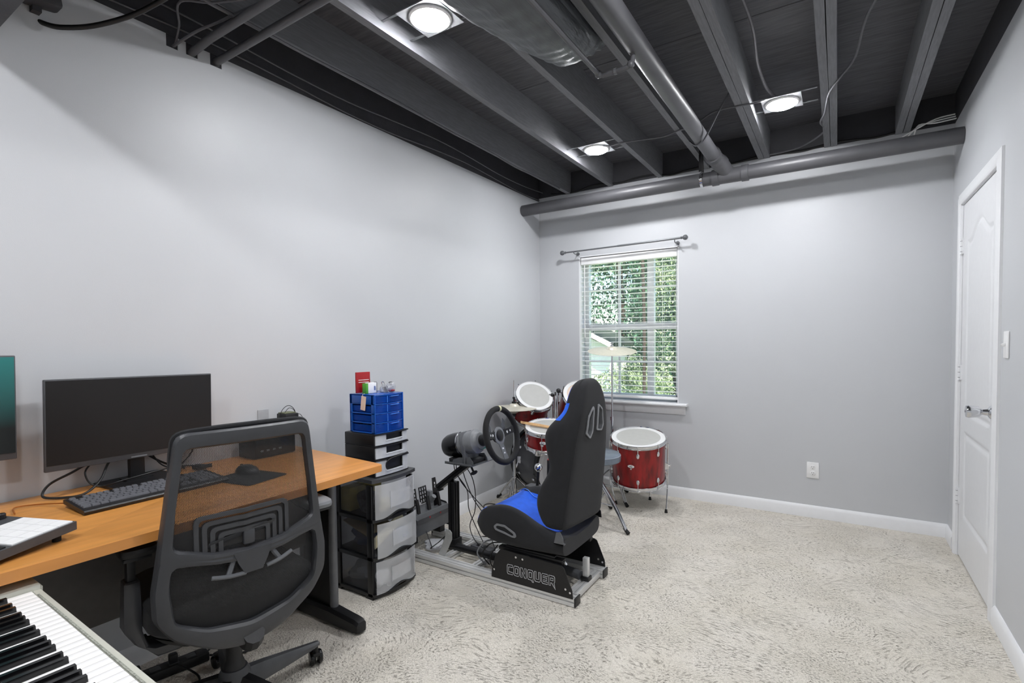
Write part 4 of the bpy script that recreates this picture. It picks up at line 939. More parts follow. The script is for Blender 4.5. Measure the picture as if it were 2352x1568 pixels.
def text_obj(name, s_, size, mat, parent, org, ux, uy, ext=.0004, bevel=0., fill='BOTH', sx=1., label=None):
    me = text_mesh(s_, size, ext, bevel, fill); ux, uy = Vector(ux).normalized(), Vector(uy).normalized(); nn = ux.cross(uy)
    m_ = Matrix((ux * sx, uy, nn)).transposed().to_4x4(); m_.translation = Vector(org)
    me.transform(WM[parent].inverted() @ m_); me.name = name; me.materials.clear(); me.materials.append(mat)
    for p in me.polygons: p.material_index = 0
    o = link(bpy.data.objects.new(name, me), parent)
    if label: o['label'] = label
    return o
b = thing('white_box', 'small white box with a green end standing before the red case', 'box', (.30, -2.39, TZ))
mk('carton', B().b2((.292, -2.384, TZ), (.318, -2.328, TZ + .054), .001), whitepl, b)
mk('green_end', B().b2((.288, -2.398, TZ), (.3175, -2.3845, TZ + .052), .001), greenpl, b)
mk('printed_mark', B().b2((.3181, -2.346, TZ + .014), (.3186, -2.336, TZ + .036)), M('blue_print', '#5d6f9c', .5), b)
t = thing('black_card', 'thin black case behind the white box on the blue organizer', 'case', (.29, -2.32, TZ))
mk('sleeve', B().b2((.283, -2.318, TZ), (.300, -2.308, TZ + .052), .001), blackgl, t); mk('cap', B().b2((.284, -2.3175, TZ + .052), (.299, -2.3085, TZ + .055), .001), darkgr, t)
t = thing('binder_clip', 'shiny metal clip on top of the blue organizer', 'clip', (.33, -2.30, TZ))
mk('clip_body', B().loft([[(.325, y, TZ), (.355, y, TZ), (.342, y, TZ + .028), (.336, y, TZ + .028)] for y in (-2.312, -2.285)]), chrome, t)
mk('clip_lever', B().tube([(.340, -2.308, TZ + .026), (.33, -2.304, TZ + .05), (.328, -2.296, TZ + .055), (.333, -2.29, TZ + .05), (.340, -2.288, TZ + .026)], .0018, 6, 4), chrome, t)
t = thing('clear_figure', 'tiny clear wrapped trinket with dark head and red base on the blue organizer', 'trinket', (.36, -2.26, TZ))
mk('base', B().sph((.36, -2.262, TZ + .008), .016, (1, 1.2, .5)), redpl, t); mk('body', crumple(B(), (.358, -2.265, TZ + .028), (.020, .026, .024), 31), bagpl, t); mk('head', B().sph((.357, -2.266, TZ + .046), .012, (1, 1.2, .8)), darkgr, t)
single('clear_bag', crumple(B(), (.315, -2.265, TZ + .020), (.022, .030, .019), 33), bagpl, 'crumpled bit of clear plastic beside the metal clip', 'plastic bag', (.315, -2.265, TZ))
t = thing('paper_tag', 'small cream paper tag hanging on the side of the blue organizer', 'tag', (.32, -2.43, TZ - .03))
mk('paper', B().box((.330, -2.4305, TZ - .045), (.034, .0012, .072), Euler((0, R(8), 0))), M('cream_tag', '#e6cdbb', .6), t); mk('string', B().tube([(.328, -2.43, TZ - .012), (.326, -2.43, TZ + .001), (.326, -2.415, TZ + .0015)], .0008, 5), whitepl, t)

# ================================================================ RACING RIG
RY0, RY1 = -1.992, -1.638
rig = thing('racing_simulator', 'racing simulator of aluminium rails with a black and blue bucket seat', 'racing simulator', (.8, -1.815, 0))
def profile(w_, h_):
    """slotted aluminium section, centred in y, z from 0"""
    s_, d = .004, .007; w2 = w_ / 2; hm = h_ / 2
    tops = [(-w2, 0), (w2, 0), (w2, hm - s_), (w2 - d, hm - s_), (w2 - d, hm + s_), (w2, hm + s_), (w2, h_)]
    for c in (([w_ / 4, -w_ / 4]) if w_ > .05 else [0]): tops += [(c + s_, h_), (c + s_, h_ - d), (c - s_, h_ - d), (c - s_, h_)]
    tops += [(-w2, h_), (-w2, hm + s_), (-w2 + d, hm + s_), (-w2 + d, hm - s_), (-w2, hm - s_)]
    return tops
def extr(p, q, w_, h_, mat, name, parent, up=(0, 0, 1)):
    p, q = Vector(p), Vector(q); d = (q - p).normalized(); up = Vector(up); s_ = up.cross(d).normalized(); up = d.cross(s_)
    return mk(name, B().loft([[c + s_ * a + up * h for a, h in profile(w_, h_)] for c in (p, q)]), mat, parent, ang=20)
for y in (RY0, RY1):
    extr((.10, y, .003), (1.305, y, .003), .058, .042, alu, 'side_rail', rig)
    for x in (1.309, .096): mk('end_cap', B().box((x, y, .024), (.007, .060, .044), None, .003), blackpl, rig)
for x in (.44, .66, 1.255): extr((x, RY0 + .03, .003), (x, RY1 - .03, .003), .036, .036, alu, 'cross_rail', rig)
mk('cross_rail', B().b2((1.275, RY0 + .03, .008), (1.292, RY1 - .03, .040), .002), alu, rig)
mk('centre_tube', B().cyl((.38, -1.83, .052), (.86, -1.83, .052), .022, n=20), blacksteel, rig)
mk('centre_tube', B().cyl((.90, -1.72, .055), (1.24, -1.80, .055), .024, n=20), steelgr, rig)
# side plates
pl = [(.825, .040), (.828, .080), (.852, .160), (.884, .200), (1.238, .190), (1.252, .182), (1.296, .08), (1.300, .040)]
for y, nm in ((-2.018, 0), (-1.617, 1)):
    pp = mk('side_plate', B().prism(pl, (0, y + (.004 if nm else 0), 0), (1, 0, 0), (0, 0, 1), .004, 0), blacksteel, rig)
    for x, z in ((.845, .085), (1.262, .082), (1.286, .070), (1.02, .175), (.98, .177)):
        mk('bolt', B().cyl((x, y - (.0075 if not nm else -.006), z), (x, y - (.001 if not nm else .006), z), .0055, n=10), chrome, pp)
    if nm == 0:
        O_L = [(.15, 0), (.85, 0), (1, .15), (1, .85), (.85, 1), (.15, 1), (0, .85), (0, .15)]; I_L = [(.3, .24), (.7, .24), (.72, .27), (.72, .73), (.7, .76), (.3, .76), (.28, .73), (.28, .27)]
        GL = {'C': [[(.15, 0), (1, 0), (1, .25), (.3, .25), (.28, .28), (.28, .72), (.3, .75), (1, .75), (1, 1), (.15, 1), (0, .85), (0, .15)]], 'O': [O_L, I_L],
              'N': [[(0, 0), (.28, 0), (.28, .6), (.72, 0), (1, 0), (1, 1), (.72, 1), (.72, .4), (.28, 1), (0, 1)]], 'Q': [[(.15, 0), (.66, 0), (.86, -.2), (1.06, -.2), (.92, .04), (1, .15), (1, .85), (.85, 1), (.15, 1), (0, .85), (0, .15)], I_L],
              'U': [[(0, 1), (.28, 1), (.28, .25), (.72, .25), (.72, 1), (1, 1), (1, .15), (.85, 0), (.15, 0), (0, .15)]],
              'E': [[(0, .15), (.15, 0), (1, 0), (1, .22), (.28, .22), (.28, .39), (.9, .39), (.9, .61), (.28, .61), (.28, .78), (1, .78), (1, 1), (.15, 1), (0, .85)]],
              'R': [[(0, 0), (.28, 0), (.28, .28), (.48, .28), (.78, -.02), (1.10, -.30), (1.0, -.05), (.85, .30), (1, .44), (1, .85), (.85, 1), (0, 1)], [(.28, .52), (.72, .52), (.72, .76), (.28, .76)]]}
        lt = B()
        for q, chh in enumerate('CONQUER'):
            for loop in GL[chh]: lt.tube([(.925 + q * .0408 + gx * .0335, y - .0046, .080 + gz * .050) for gx, gz in loop], .0013, 5, 0, True)
        mk('lettering', lt, M('white_outline_print', '#c9cacc', .4), pp)['label'] = 'white outlined block letters'
for y in (-1.985, -1.650):
    mk('seat_slider', B().b2((.86, y - .018, .188), (1.235, y + .018, .207), .003).b2((.90, y - .012, .205), (1.19, y + .012, .216), .002), blacksteel, rig)
mk('slider_handle', B().tube([(1.215, -1.985, .2), (1.24, -1.99, .195), (1.25, -1.99, .185)], .008, 10, 3), chrome, rig)
# upright post, arm, wheel plate
extr((.385, -1.815, .046), (.385, -1.815, .44), .052, .046, blacksteel, 'wheel_post', rig, up=(1, 0, 0))
mk('post_foot', B().b2((.35, -1.85, .03), (.44, -1.78, .10), .004).cyl((.395, -1.855, .075), (.395, -1.86, .075), .009, n=10), blacksteel, rig)
extr((.300, -1.815, .372), (.545, -1.815, .555), .046, .036, blacksteel, 'wheel_arm', rig)
mk('arm_cap', B().box((.298, -1.815, .386), (.006, .05, .04), Euler((0, R(-37), 0)), .003), rubber, rig)
mk('arm_knob', B().cyl((.575, -1.86, .565), (.60, -1.865, .53), .006).lathe([(.008, 0), (.02, .004), (.022, .012), (.012, .018)], (.597, -1.865, .537), (.5, -.1, -.7), 14), rubber, rig)
mk('wheel_plate', B().b2((.435, -1.925, .576), (.628, -1.665, .581), .001).b2((.435, -1.925, .576), (.628, -1.921, .590)), midgr if False else steelgr, rig)
mk('plate_brace', B().box((.575, -1.915, .63), (.008, .006, .11), None, .001), steelgr, rig)
# sloped pedal bracket in pale grey
mk('pedal_bracket', B().prism(round_poly([(.405, .046), (.452, .046), (.506, .150), (.506, .190), (.492, .204), (.466, .204), (.456, .155)], .006, 2), (0, -1.955, 0), (1, 0, 0), (0, 0, 1), .005, 0).cyl((.482, -1.962, .180), (.482, -1.955, .180), .008), M('pale_zinc', '#b3b4b2', .4, .3), rig)
mk('upright_stub', B().b2((1.254, -1.812, .04), (1.284, -1.784, .158), .003), alu, rig)
mk('stub_cap', B().b2((1.246, -1.822, .040), (1.292, -1.776, .062), .004), blackpl, rig)
# far side arm for the shifter
mk('shifter_arm', B().tube([(.80, -1.60, .03), (.80, -1.585, .06), (.80, -1.58, .32)], .016, 8).b2((.70, -1.60, .325), (.92, -1.40, .335), .002), blacksteel, rig)

# pedals
pd = thing('pedal_set', 'set of black racing pedals on a grey metal base in front of the rig', 'pedals', (.17, -1.78, .046))
b = B().loft([[(x, y, z) for x, z in ((.10, .12), (.225, .105), (.225, .205), (.205, .225), (.10, .235))] for y in (-1.945, -1.632)])
mk('base_housing', b, steelgr, pd)
mk('base_cover', B().loft([[(x, y, z) for x, z in ((.208, .224), (.228, .204), (.230, .178), (.226, .178), (.204, .219))] for y in (-1.945, -1.632)]), darkgr, pd)
mk('side_wall', B().loft([[(x, y, z) for x, z in ((.06, .085), (.226, .085), (.226, .20), (.19, .235), (.06, .25))] for y in (-1.632, -1.627)]), blackpl, pd)
mk('riser', B().b2((.11, -1.94, .047), (.19, -1.90, .12), .002).b2((.11, -1.69, .047), (.19, -1.645, .12), .002), blacksteel, pd)
for y in (-1.70, -1.80):
    mk('screw', B().cyl((.2275, y - .03, .196), (.230, y - .03, .196), .006, n=12), redpl, pd)
def pedal(y, w_, zt, plate):
    a = mk('pedal_arm', B().loft([[(x - .006, y - .011, z), (x + .006, y - .011, z), (x + .006, y + .011, z), (x - .006, y + .011, z)] for x, z in ((.195, .20), (.185, .26), (.172, zt - .05))]), blackpl, pd)
    if plate == 'tall':
        pts = [(-.028, .215), (.028, .215), (.022, .30), (.0155, .40), (-.0155, .40), (-.024, .30)]
        holes = [(0, .365, .0055), (0, .345, .0055)]
        bb = B().prism(pts, (.203, y, 0), (0, 1, 0), (-.16, 0, 1), .005, 0)
        p_ = mk('pedal_face', bb, blackpl, a)
        for hy, hz, r_ in holes: mk('face_hole', B().box((.2085 - .16 * hz, y + hy, hz), (.001, .009, .014), Euler((0, R(-9), 0)), .0004), whitepl, p_)
    else:
        bb = B(); nz, ny = 5, 4; z0_, z1_ = .262, .365; wd = w_
        for i in range(ny): yk = y - wd / 2 + wd * i / (ny - 1); bb.loft([[(.187 - .16 * z + .0 + dx, yk + dy, z) for dx, dy in ((0, -.0035), (.005, -.0035), (.005, .0035), (0, .0035))] for z in (z0_ + (.012 if i in (0, ny - 1) else 0), z1_)])
        for i in range(nz): zk = z0_ + .004 + (z1_ - z0_ - .008) * i / (nz - 1); ww = wd / 2 - (.010 if i == 0 else 0); bb.b2((.187 - .16 * zk, y - ww - .003, zk - .0035), (.192 - .16 * zk, y + ww + .003, zk + .0035))
        mk('pedal_face', bb, blackpl, a)
pedal(-1.693, .05, .36, 'tall'); pedal(-1.792, .062, .36, 'grid'); pedal(-1.888, .062, .36, 'grid')
mk('damper', B().cyl((.15, -1.745, .25), (.19, -1.745, .30), .016).b2((.13, -1.76, .235), (.17, -1.73, .33), .004), midgr, pd)

# wheel base and steering wheel
sw = thing('steering_wheel', 'black three spoke steering wheel with a pale centre mark on its grey motor base', 'steering wheel', (.6, -1.83, .58))
ax = Vector((.973, 0, .23)).normalized()
pA, pB = Vector((.385, -1.83, .655)), Vector((.775, -1.83, .757))
mk('motor_cover', B().lathe([(.045, 0), (.058, .006), (.068, .03), (.072, .07), (.072, .125)], pA - ax * .01, ax, 30), blackgl, sw)
mk('motor_ring', B().lathe([(.0735, .0), (.0735, .006), (.070, .008), (.070, -.002)], pA + ax * .114, ax, 30, False), chrome, sw)
mk('gearbox', B().lathe([(.071, .122), (.071, .155), (.066, .157), (.066, .20), (.071, .202), (.071, .225), (.056, .232), (.050, .238), (.048, .25), (.030, .255)], pA - ax * .0, ax, 12), midgr, sw)
for sy in (-.052, .052): mk('side_bracket', B().prism([(.47, .581), (.625, .581), (.62, .60), (.60, .625), (.52, .615), (.48, .60)], (0, -1.83 + sy * 1.35 - .002, 0), (1, 0, 0), (0, 0, 1), -.004, 0), steelgr, sw)
mk('front_bracket', B().box((.545, -1.83, .672), (.005, .160, .178), Euler((0, R(-13), 0)), .002), steelgr, sw)
mk('base_foot', B().b2((.445, -1.90, .5815), (.61, -1.76, .605), .003), blackpl, sw)
mk('green_board', B().box((.625, -1.80, .69), (.003, .07, .06), Euler((0, R(-13), 0))), M('green_board', '#1f8a78', .4), sw)
mk('shaft', B().cyl(pA + ax * .22, pB - ax * .035, .016).lathe([(.030, 0), (.034, .01), (.034, .03), (.024, .034)], pA + ax * .25, ax, 16).lathe([(.036, 0), (.036, .008)], pB - ax * .045, ax, 20), blackpl, sw)
for sy in (-1, 1): mk('shift_paddle', B().prism([(-.012, -.02), (.012, -.03), (.022, .045), (.008, .07), (-.01, .04)], pB - ax * .035 + Vector((0, sy * .065, .02)), (0, sy, .35), (-.2, 0, 1), .003, 0), steelgr, sw)
hubc = mk('hub_plate', B().lathe([(.050, 0), (.050, .005), (.046, .007), (.036, .007), (.034, .004), (.001, .004)], pB - ax * .022, ax, 30), midgr, sw)
mk('horn_button', B().lathe([(.030, 0), (.030, .005), (.022, .008), (.001, .009)], pB - ax * .017, ax, 24), blackpl, sw)
t1 = Vector((0, 1, 0)); t2 = ax.cross(t1).normalized() * -1
if t2.z < 0: t2 = -t2
for k, a in enumerate((8, 172, 270)):
    dr = t1 * math.cos(R(a)) + t2 * math.sin(R(a)); pe = ax.cross(dr)
    s0 = pB - ax * .020
    sp_ = mk('spoke', B().loft([[s0 + dr * d + pe * w_ + ax * (lift + h) for w_, h in ((-hw, 0), (hw, 0), (hw, .004), (-hw, .004))] for d, hw, lift in ((.035, .026, 0), (.055, .019, .001), (.10, .018, .010), (.135, .022, .018), (.150, .026, .020))]), steelgr if k == 2 else blackpl, sw)
    for d in (.075, .100): mk('spoke_hole', B().cyl(s0 + dr * d + ax * (.0035 + (d - .055) * .2), s0 + dr * d + ax * (.0055 + (d - .055) * .2), .0075 if d < .09 else .006, n=14), whitepl, sp_)
mk('rim', B().torus(pB, ax, .150, .0165, 56, 12), suede, sw, ang=80)
mk('centre_mark', B().tube([pB + (t2 * math.cos(R(q)) + t1 * math.sin(R(q))) * .150 for q in (4, 6, 8, 10)], .0172, 14), M('yellowed_mark', '#d8d6ae', .6), sw)

# shifter and handbrake
t = thing('gear_shifter', 'gear shifter with a chrome ball knob beyond the bucket seat', 'gear shifter', (.81, -1.49, .335))
mk('shifter_box', B().b2((.735, -1.53, .336), (.85, -1.45, .392), .006), steelgr, t)
mk('shaft', B().cyl((.805, -1.49, .39), (.812, -1.487, .49), .0095, n=14), blackpl, t)
mk('knob', B().lathe([(.009, -.03), (.016, -.022), (.024, -.012), (.0255, 0), (.022, .012), (.014, .020), (.001, .023)], (.813, -1.487, .508), (0, 0, 1), 22), chrome, t)
t = thing('handbrake', 'upright handbrake with black sleeve and red lever beyond the bucket seat', 'handbrake', (.86, -1.44, .335))
mk('base_block', B().b2((.82, -1.475, .336), (.90, -1.40, .375), .005), blackpl, t)
mk('lever', B().b2((.853, -1.452, .37), (.861, -1.432, .46), .001).b2((.869, -1.452, .37), (.877, -1.432, .46), .001), redpl, t)
mk('grip', B().lathe([(.014, 0), (.0165, .004), (.0165, .095), (.015, .1)], (.865, -1.442, .45), (0.02, 0, 1), 16), rubber, t)
mk('tip', B().lathe([(.015, 0), (.012, .006), (.006, .010), (.006, .014)], (.867, -1.442, .55), (0, 0, 1), 14), redpl, t)

# bucket seat -----------------------------------------------------------------
seat = rig
SY = -1.80
def interp(tab, x):
    if x <= tab[0][0]: return tab[0][1]
    for (a, va), (c, vc) in zip(tab, tab[1:]):
        if x <= c: f = (x - a) / (c - a); f = f * f * (3 - 2 * f) * .5 + f * .5; return va + (vc - va) * f
    return tab[-1][1]
bol = [(.70, .30), (.722, .345), (.75, .384), (.80, .412), (.86, .430), (.93, .434), (1.0, .412), (1.07, .372), (1.15, .338), (1.25, .318)]
cen = [(.70, .30), (.722, .345), (.75, .378), (.80, .386), (.90, .358), (1.0, .325), (1.1, .305), (1.25, .295)]
bot = [(.70, .285), (.722, .262), (.76, .232), (.82, .215), (1.0, .212), (1.25, .222)]
wid = [(.70, .17), (.722, .205), (.76, .222), (.85, .230), (1.1, .228), (1.20, .226), (1.25, .224)]
b = B(); rings = []; xs_ = [.708, .716, .735, .76, .79, .83, .87, .92, .97, 1.02, 1.07, 1.12, 1.17, 1.21, 1.238, 1.247, 1.250]
for x in xs_:
    hw, zb_, zt_, zc_ = interp(wid, x), interp(bot, x), interp(bol, x), interp(cen, x)
    rnd = .022
    bw_ = .045 if x < .8 else .07 + .02 * min(1, (x - .8) / .2)
    side = []
    for u_, z in ((0, zb_), (.75, zb_), (.96, zb_ + rnd * .6), (1.0, zb_ + rnd * 2), (1.01, (zb_ + zt_) / 2), (.99, zt_ - rnd), (.94, zt_ - .003)): side.append((hw * u_, z))
    side += [(hw - bw_ * .55, zt_ - .002 * 0), (hw - bw_, zt_ - (zt_ - zc_) * .55), (hw - bw_ - .03, zc_ + .004), (hw * .35, zc_)]
    ring = [(x, SY - a, z) for a, z in side] + [(x, SY, zc_ - .002)] + [(x, SY + a, z) for a, z in reversed(side[1:])]
    rings.append(ring)
last = rings[-1]; mzz = sum(p[2] for p in last) / len(last)
for q in (.93, .8): rings.append([(1.2505, SY + (p[1] - SY) * q, mzz + (p[2] - mzz) * q) for p in last])
b.loft(rings)
bmesh.ops.recalc_face_normals(b.bm, faces=b.bm.faces)
for f in b.bm.faces:
    c = f.calc_center_median()
    hw = interp(wid, c.x); lim = interp([(.70, hw - .004), (.755, hw - .012), (.80, hw - .055), (.88, hw - .085), (1.25, hw - .10)], c.x)
    near_lim = interp([(.70, hw - .004), (.80, hw - .022), (.90, hw - .05), (1.05, hw - .085), (1.25, hw - .10)], c.x)
    if c.y < SY: lim = near_lim
    if f.normal.z > .12 and abs(c.y - SY) < lim and c.z > .29 or (c.x < .74 and c.z > .342 and abs(c.y - SY) < .2): f.material_index = 1 if c.x < 1.16 else 0
o = mk('seat_cushion', b, [cloth, blue], seat, ang=80)
md = o.modifiers.new('s', 'SUBSURF'); md.levels = 2; md.render_levels = 2
mk('piping', B().tube([(x, SY + (interp(wid, x) - .020 - .075 * max(0, min(1, (x - .755) / .12))), interp(bol, x) - (interp(bol, x) - interp(cen, x)) * .70 * max(0, min(1, (x - .755) / .12)) + .001) for x in (.745, .78, .83, .88, .93, .98, 1.03, 1.08, 1.13)], .0022, 6, 3), M('light_blue_piping', '#5b8fe6', .6), seat)
mk('side_emblem', B().ringprism(radial(round_poly([(.848, .318), (.87, .336), (.92, .336), (.985, .306), (.992, .286), (.975, .278), (.92, .290), (.862, .300)], .012), (.915, .308), 48), radial(round_poly([(.862, .318), (.878, .326), (.92, .325), (.972, .300), (.976, .290), (.962, .288), (.92, .300), (.872, .308)], .008), (.915, .308), 48), lambda x, z, t: Vector((x, SY - .2325 - t, z)), .003), midgr, seat)

# backrest: stacked cross-sections
ZT = [.325, .38, .44, .50, .57, .64, .70, .76, .81, .855, .895, .93, .975, 1.02, 1.055, 1.078, 1.09]
def T(vals): return list(zip([.325, .40, .47, .56, .64, .72, .80, .87, .92, .98, 1.04, 1.075, 1.09], vals))
xr = T([1.252, 1.262, 1.272, 1.284, 1.294, 1.304, 1.313, 1.320, 1.324, 1.326, 1.322, 1.312, 1.298])
rwt = T([.205, .202, .198, .190, .182, .172, .160, .147, .136, .118, .092, .062, .030])
hwt = T([.208, .222, .232, .230, .222, .230, .243, .238, .180, .152, .132, .092, .045])
xft = T([1.165, 1.115, 1.096, 1.130, 1.188, 1.178, 1.162, 1.182, 1.236, 1.240, 1.246, 1.256, 1.276])
ccx = T([.095, .10, .10, .095, .09, .09, .085, .080, .075, .072, .066, .05, .02])
b = B(); rings = []
for z in ZT:
    X, rw2, hw, xf_, cd = interp(xr, z), interp(rwt, z), interp(hwt, z), interp(xft, z), interp(ccx, z)
    xc_ = X - cd; th = X - xf_
    side = [(0, X), (rw2 * .6, X), (rw2 * .96, X - .002), (rw2 + (hw - rw2) * .35, X - .022 - th * .08), (rw2 + (hw - rw2) * .80, X - th * .42), (hw, X - th * .68), (hw + .001, X - th * .88), (hw - .012, xf_), (hw - .034, xf_ + .010), (hw - .058, xf_ + (xc_ - xf_) * .65 + .005), (hw * .52, xc_ + .003)]
    rings.append([(x, SY - a, z) for a, x in side] + [(xc_, SY, z)] + [(x, SY + a, z) for a, x in reversed(side[1:])])
b.loft(rings)
for f in b.bm.faces:
    c = f.calc_center_median(); hw = interp(hwt, c.z); xf_ = interp(xft, c.z); X = interp(xr, c.z)
    if (c.x < X - .03 and abs(c.y - SY) < hw - .05 and c.x > xf_ + .012) if c.z < .9 else c.x < X - .066: f.material_index = 1
YAW = Matrix.Translation((1.28, SY, 0)) @ Matrix.Rotation(R(-6), 4, 'Z') @ Matrix.Translation((-1.28, -SY + .006, 0))
bmesh.ops.transform(b.bm, matrix=YAW, verts=b.bm.verts)
bo_ = mk('backrest', b, [cloth, blue], seat, ang=80)
md = bo_.modifiers.new('s', 'SUBSURF'); md.levels = 2; md.render_levels = 2
# harness openings cut right through
def hole_poly(sg):
    pts = [(.022, .960), (.064, .930), (.084, .845), (.074, .818), (.024, .826)] if sg > 0 else [(.022, .955), (.068, .905), (.080, .82), (.040, .790), (.020, .82)]
    return round_poly([(sg * p[0], p[1]) for p in pts], .008, 3)
cut = []
for sg in (1, -1):
    pl_ = [(SY + y + 0.0, z) for y, z in hole_poly(sg)]
    cb = B().loft([[(x, y, z) for y, z in pl_] for x in (1.15, 1.40)]); bmesh.ops.recalc_face_normals(cb.bm, faces=cb.bm.faces); bmesh.ops.transform(cb.bm, matrix=YAW, verts=cb.bm.verts)
    bmesh.ops.transform(cb.bm, matrix=WM[seat].inverted(), verts=cb.bm.verts)
    me = bpy.data.meshes.new('cut'); cb.bm.to_mesh(me); cb.bm.free(); co = bpy.data.objects.new('cut', me); COL.objects.link(co); co.parent = seat; cut.append(co)
    md = bo_.modifiers.new('h', 'BOOLEAN'); md.operation = 'DIFFERENCE'; md.object = co; md.solver = 'EXACT'
dg = bpy.context.evaluated_depsgraph_get(); dg.update()
nm = bpy.data.meshes.new_from_object(bo_.evaluated_get(dg)); bo_.modifiers.clear(); bo_.data = nm
for p in nm.polygons: p.use_smooth = True
nm.set_sharp_from_angle(angle=R(50))
for c in cut: bpy.data.objects.remove(c)
for sg in (1, -1):
    pp = hole_poly(sg); cx0 = sum(p[0] for p in pp) / len(pp); cz0 = sum(p[1] for p in pp) / len(pp)
    O_ = radial([(cx0 + (x - cx0) * 1.12, cz0 + (z - cz0) * 1.06) for x, z in pp], (cx0, cz0), 60); I_ = radial([(cx0 + (x - cx0) * .82, cz0 + (z - cz0) * .91) for x, z in pp], (cx0, cz0), 60)
    mk('harness_ring', B().ringprism(O_, I_, lambda y, z, t: YAW @ Vector((interp(xr, z) + .001 + t, SY + y, z)), .006).ringprism(I_, [i_ * 1 for i_ in I_], lambda y, z, t: YAW @ Vector((interp(xr, z) + .004 - t * 10, SY + y, z)), .006), M('harness_ring_grey', '#8b8d90', .4), seat)
mk('hinge_bracket', B().prism([(1.208, .300), (1.262, .300), (1.258, .335), (1.242, .362), (1.222, .357)], (0, SY - .236, 0), (1, 0, 0), (0, 0, 1), .004, 0).b2((1.208, SY - .240, .300), (1.262, SY - .22, .304)).cyl((1.238, SY - .245, .338), (1.238, SY - .23, .338), .006, n=10), steelgr, seat)
mk('hinge_bracket', B().prism([(1.205, .300), (1.262, .300), (1.258, .335), (1.240, .360), (1.222, .355)], (0, SY + .228, 0), (1, 0, 0), (0, 0, 1), .005, 0), blacksteel, seat)
mk('recliner_cover', B().lathe([(.01, 0), (.026, .001), (.030, .004), (.022, .008)], (1.225, SY + .222, .355), (0, 1, 0), 20), blackpl, seat)
mk('seat_seam', B().tube([YAW @ Vector((interp(xr, z) - .001, SY - interp(rwt, z) * 1.0, z)) for z in (.35, .45, .55, .65, .75, .85, .92)], .0018, 5, 3), cloth, seat)

# hanging leads
lead = 'thin black lead hanging from the wheel base down to the rig'
for k, pts in enumerate(([(.44, -1.85, .575), (.44, -1.83, .50), (.46, -1.75, .38), (.45, -1.72, .25), (.50, -1.70, .12), (.56, -1.72, .06)],
                         [(.46, -1.80, .575), (.47, -1.79, .48), (.50, -1.74, .33), (.55, -1.68, .20), (.60, -1.70, .10), (.66, -1.75, .06)],
                         [(.50, -1.80, .53), (.51, -1.76, .46), (.50, -1.72, .36), (.48, -1.70, .24), (.44, -1.70, .14), (.50, -1.73, .07), (.62, -1.78, .05)],
                         [(.43, -1.82, .575), (.44, -1.80, .46), (.49, -1.73, .34), (.56, -1.70, .26), (.64, -1.72, .20), (.72, -1.74, .22)])):
    cab(pts, .0028, (lead, lead, 'thin black lead bowing back from the wheel base and ending on the centre tube', 'thin black lead from the wheel base ending at the front of the blue seat cushion')[k], group='leads hanging from the wheel base', name='hanging_lead')
t = thing('power_lead', 'black power lead with a plug arching over the carpet beside the rig post', 'cable', (.3, -1.3, 0))
mk('cord', B().tube([(.60, -1.66, .24), (.52, -1.62, .22), (.44, -1.55, .22), (.38, -1.42, .19), (.36, -1.30, .15), (.34, -1.20, .10), (.30, -1.10, .05), (.28, -1.06, .03)], .004, 8, 6), cable_m, t)
mk('plug', B().cyl((.28, -1.06, .03), (.255, -1.01, .014), .010, .014, 10).box((.25, -1.0, .014), (.03, .03, .026), Euler((0, 0, 1)), .004), cable_m, t)
cab([(.70, -1.90, .03), (.665, -1.93, .10), (.70, -1.90, .16), (.76, -1.86, .17), (.83, -1.82, .165), (.88, -1.80, .15)], .0045, 'pale grey ribbed cable arching up beneath the bucket seat', midgr)
cab([(.72, -1.89, .03), (.685, -1.91, .09), (.72, -1.88, .145), (.78, -1.85, .155), (.86, -1.80, .15)], .0035, 'black cable arching beneath the bucket seat beside the grey one')
cab([(.80, -1.92, .17), (.775, -1.955, .12), (.775, -1.955, .07), (.80, -1.93, .03)], .003, 'thin black cable curling at the front corner of the lettered side plate')
cab([(.22, -1.86, .12), (.30, -1.90, .05), (.32, -1.93, .055), (.36, -1.90, .09), (.40, -1.86, .13), (.43, -1.83, .08), (.46, -1.78, .05)], .003, 'black cable looping from the pedals past the pale bracket')
cab([(.24, -1.70, .05), (.30, -1.66, .012), (.40, -1.55, .012), (.55, -1.45, .012), (.70, -1.43, .012), (.86, -1.47, .012)], .004, 'black cable trailing on the carpet on the far side of the rig')
single('plastic_bag', crumple(B(), (.27, -1.83, .032), (.075, .06, .026), 44, 20, 12), bagpl, 'crumpled silvery plastic bag on the carpet under the pedals', 'plastic bag', (.27, -1.83, 0))
t = thing('power_block', 'dark power block with two round sockets lying between the rig rails', 'power strip', (.55, -1.76, .0))
mk('body', B().box((.57, -1.745, .028), (.16, .06, .05), Euler((0, 0, R(-8))), .008), darkgr, t)
for dx in (-.03, .02): mk('socket', B().cyl((.57 + dx, -1.745, .0535), (.57 + dx, -1.745, .055), .015, n=16), rubber, t)

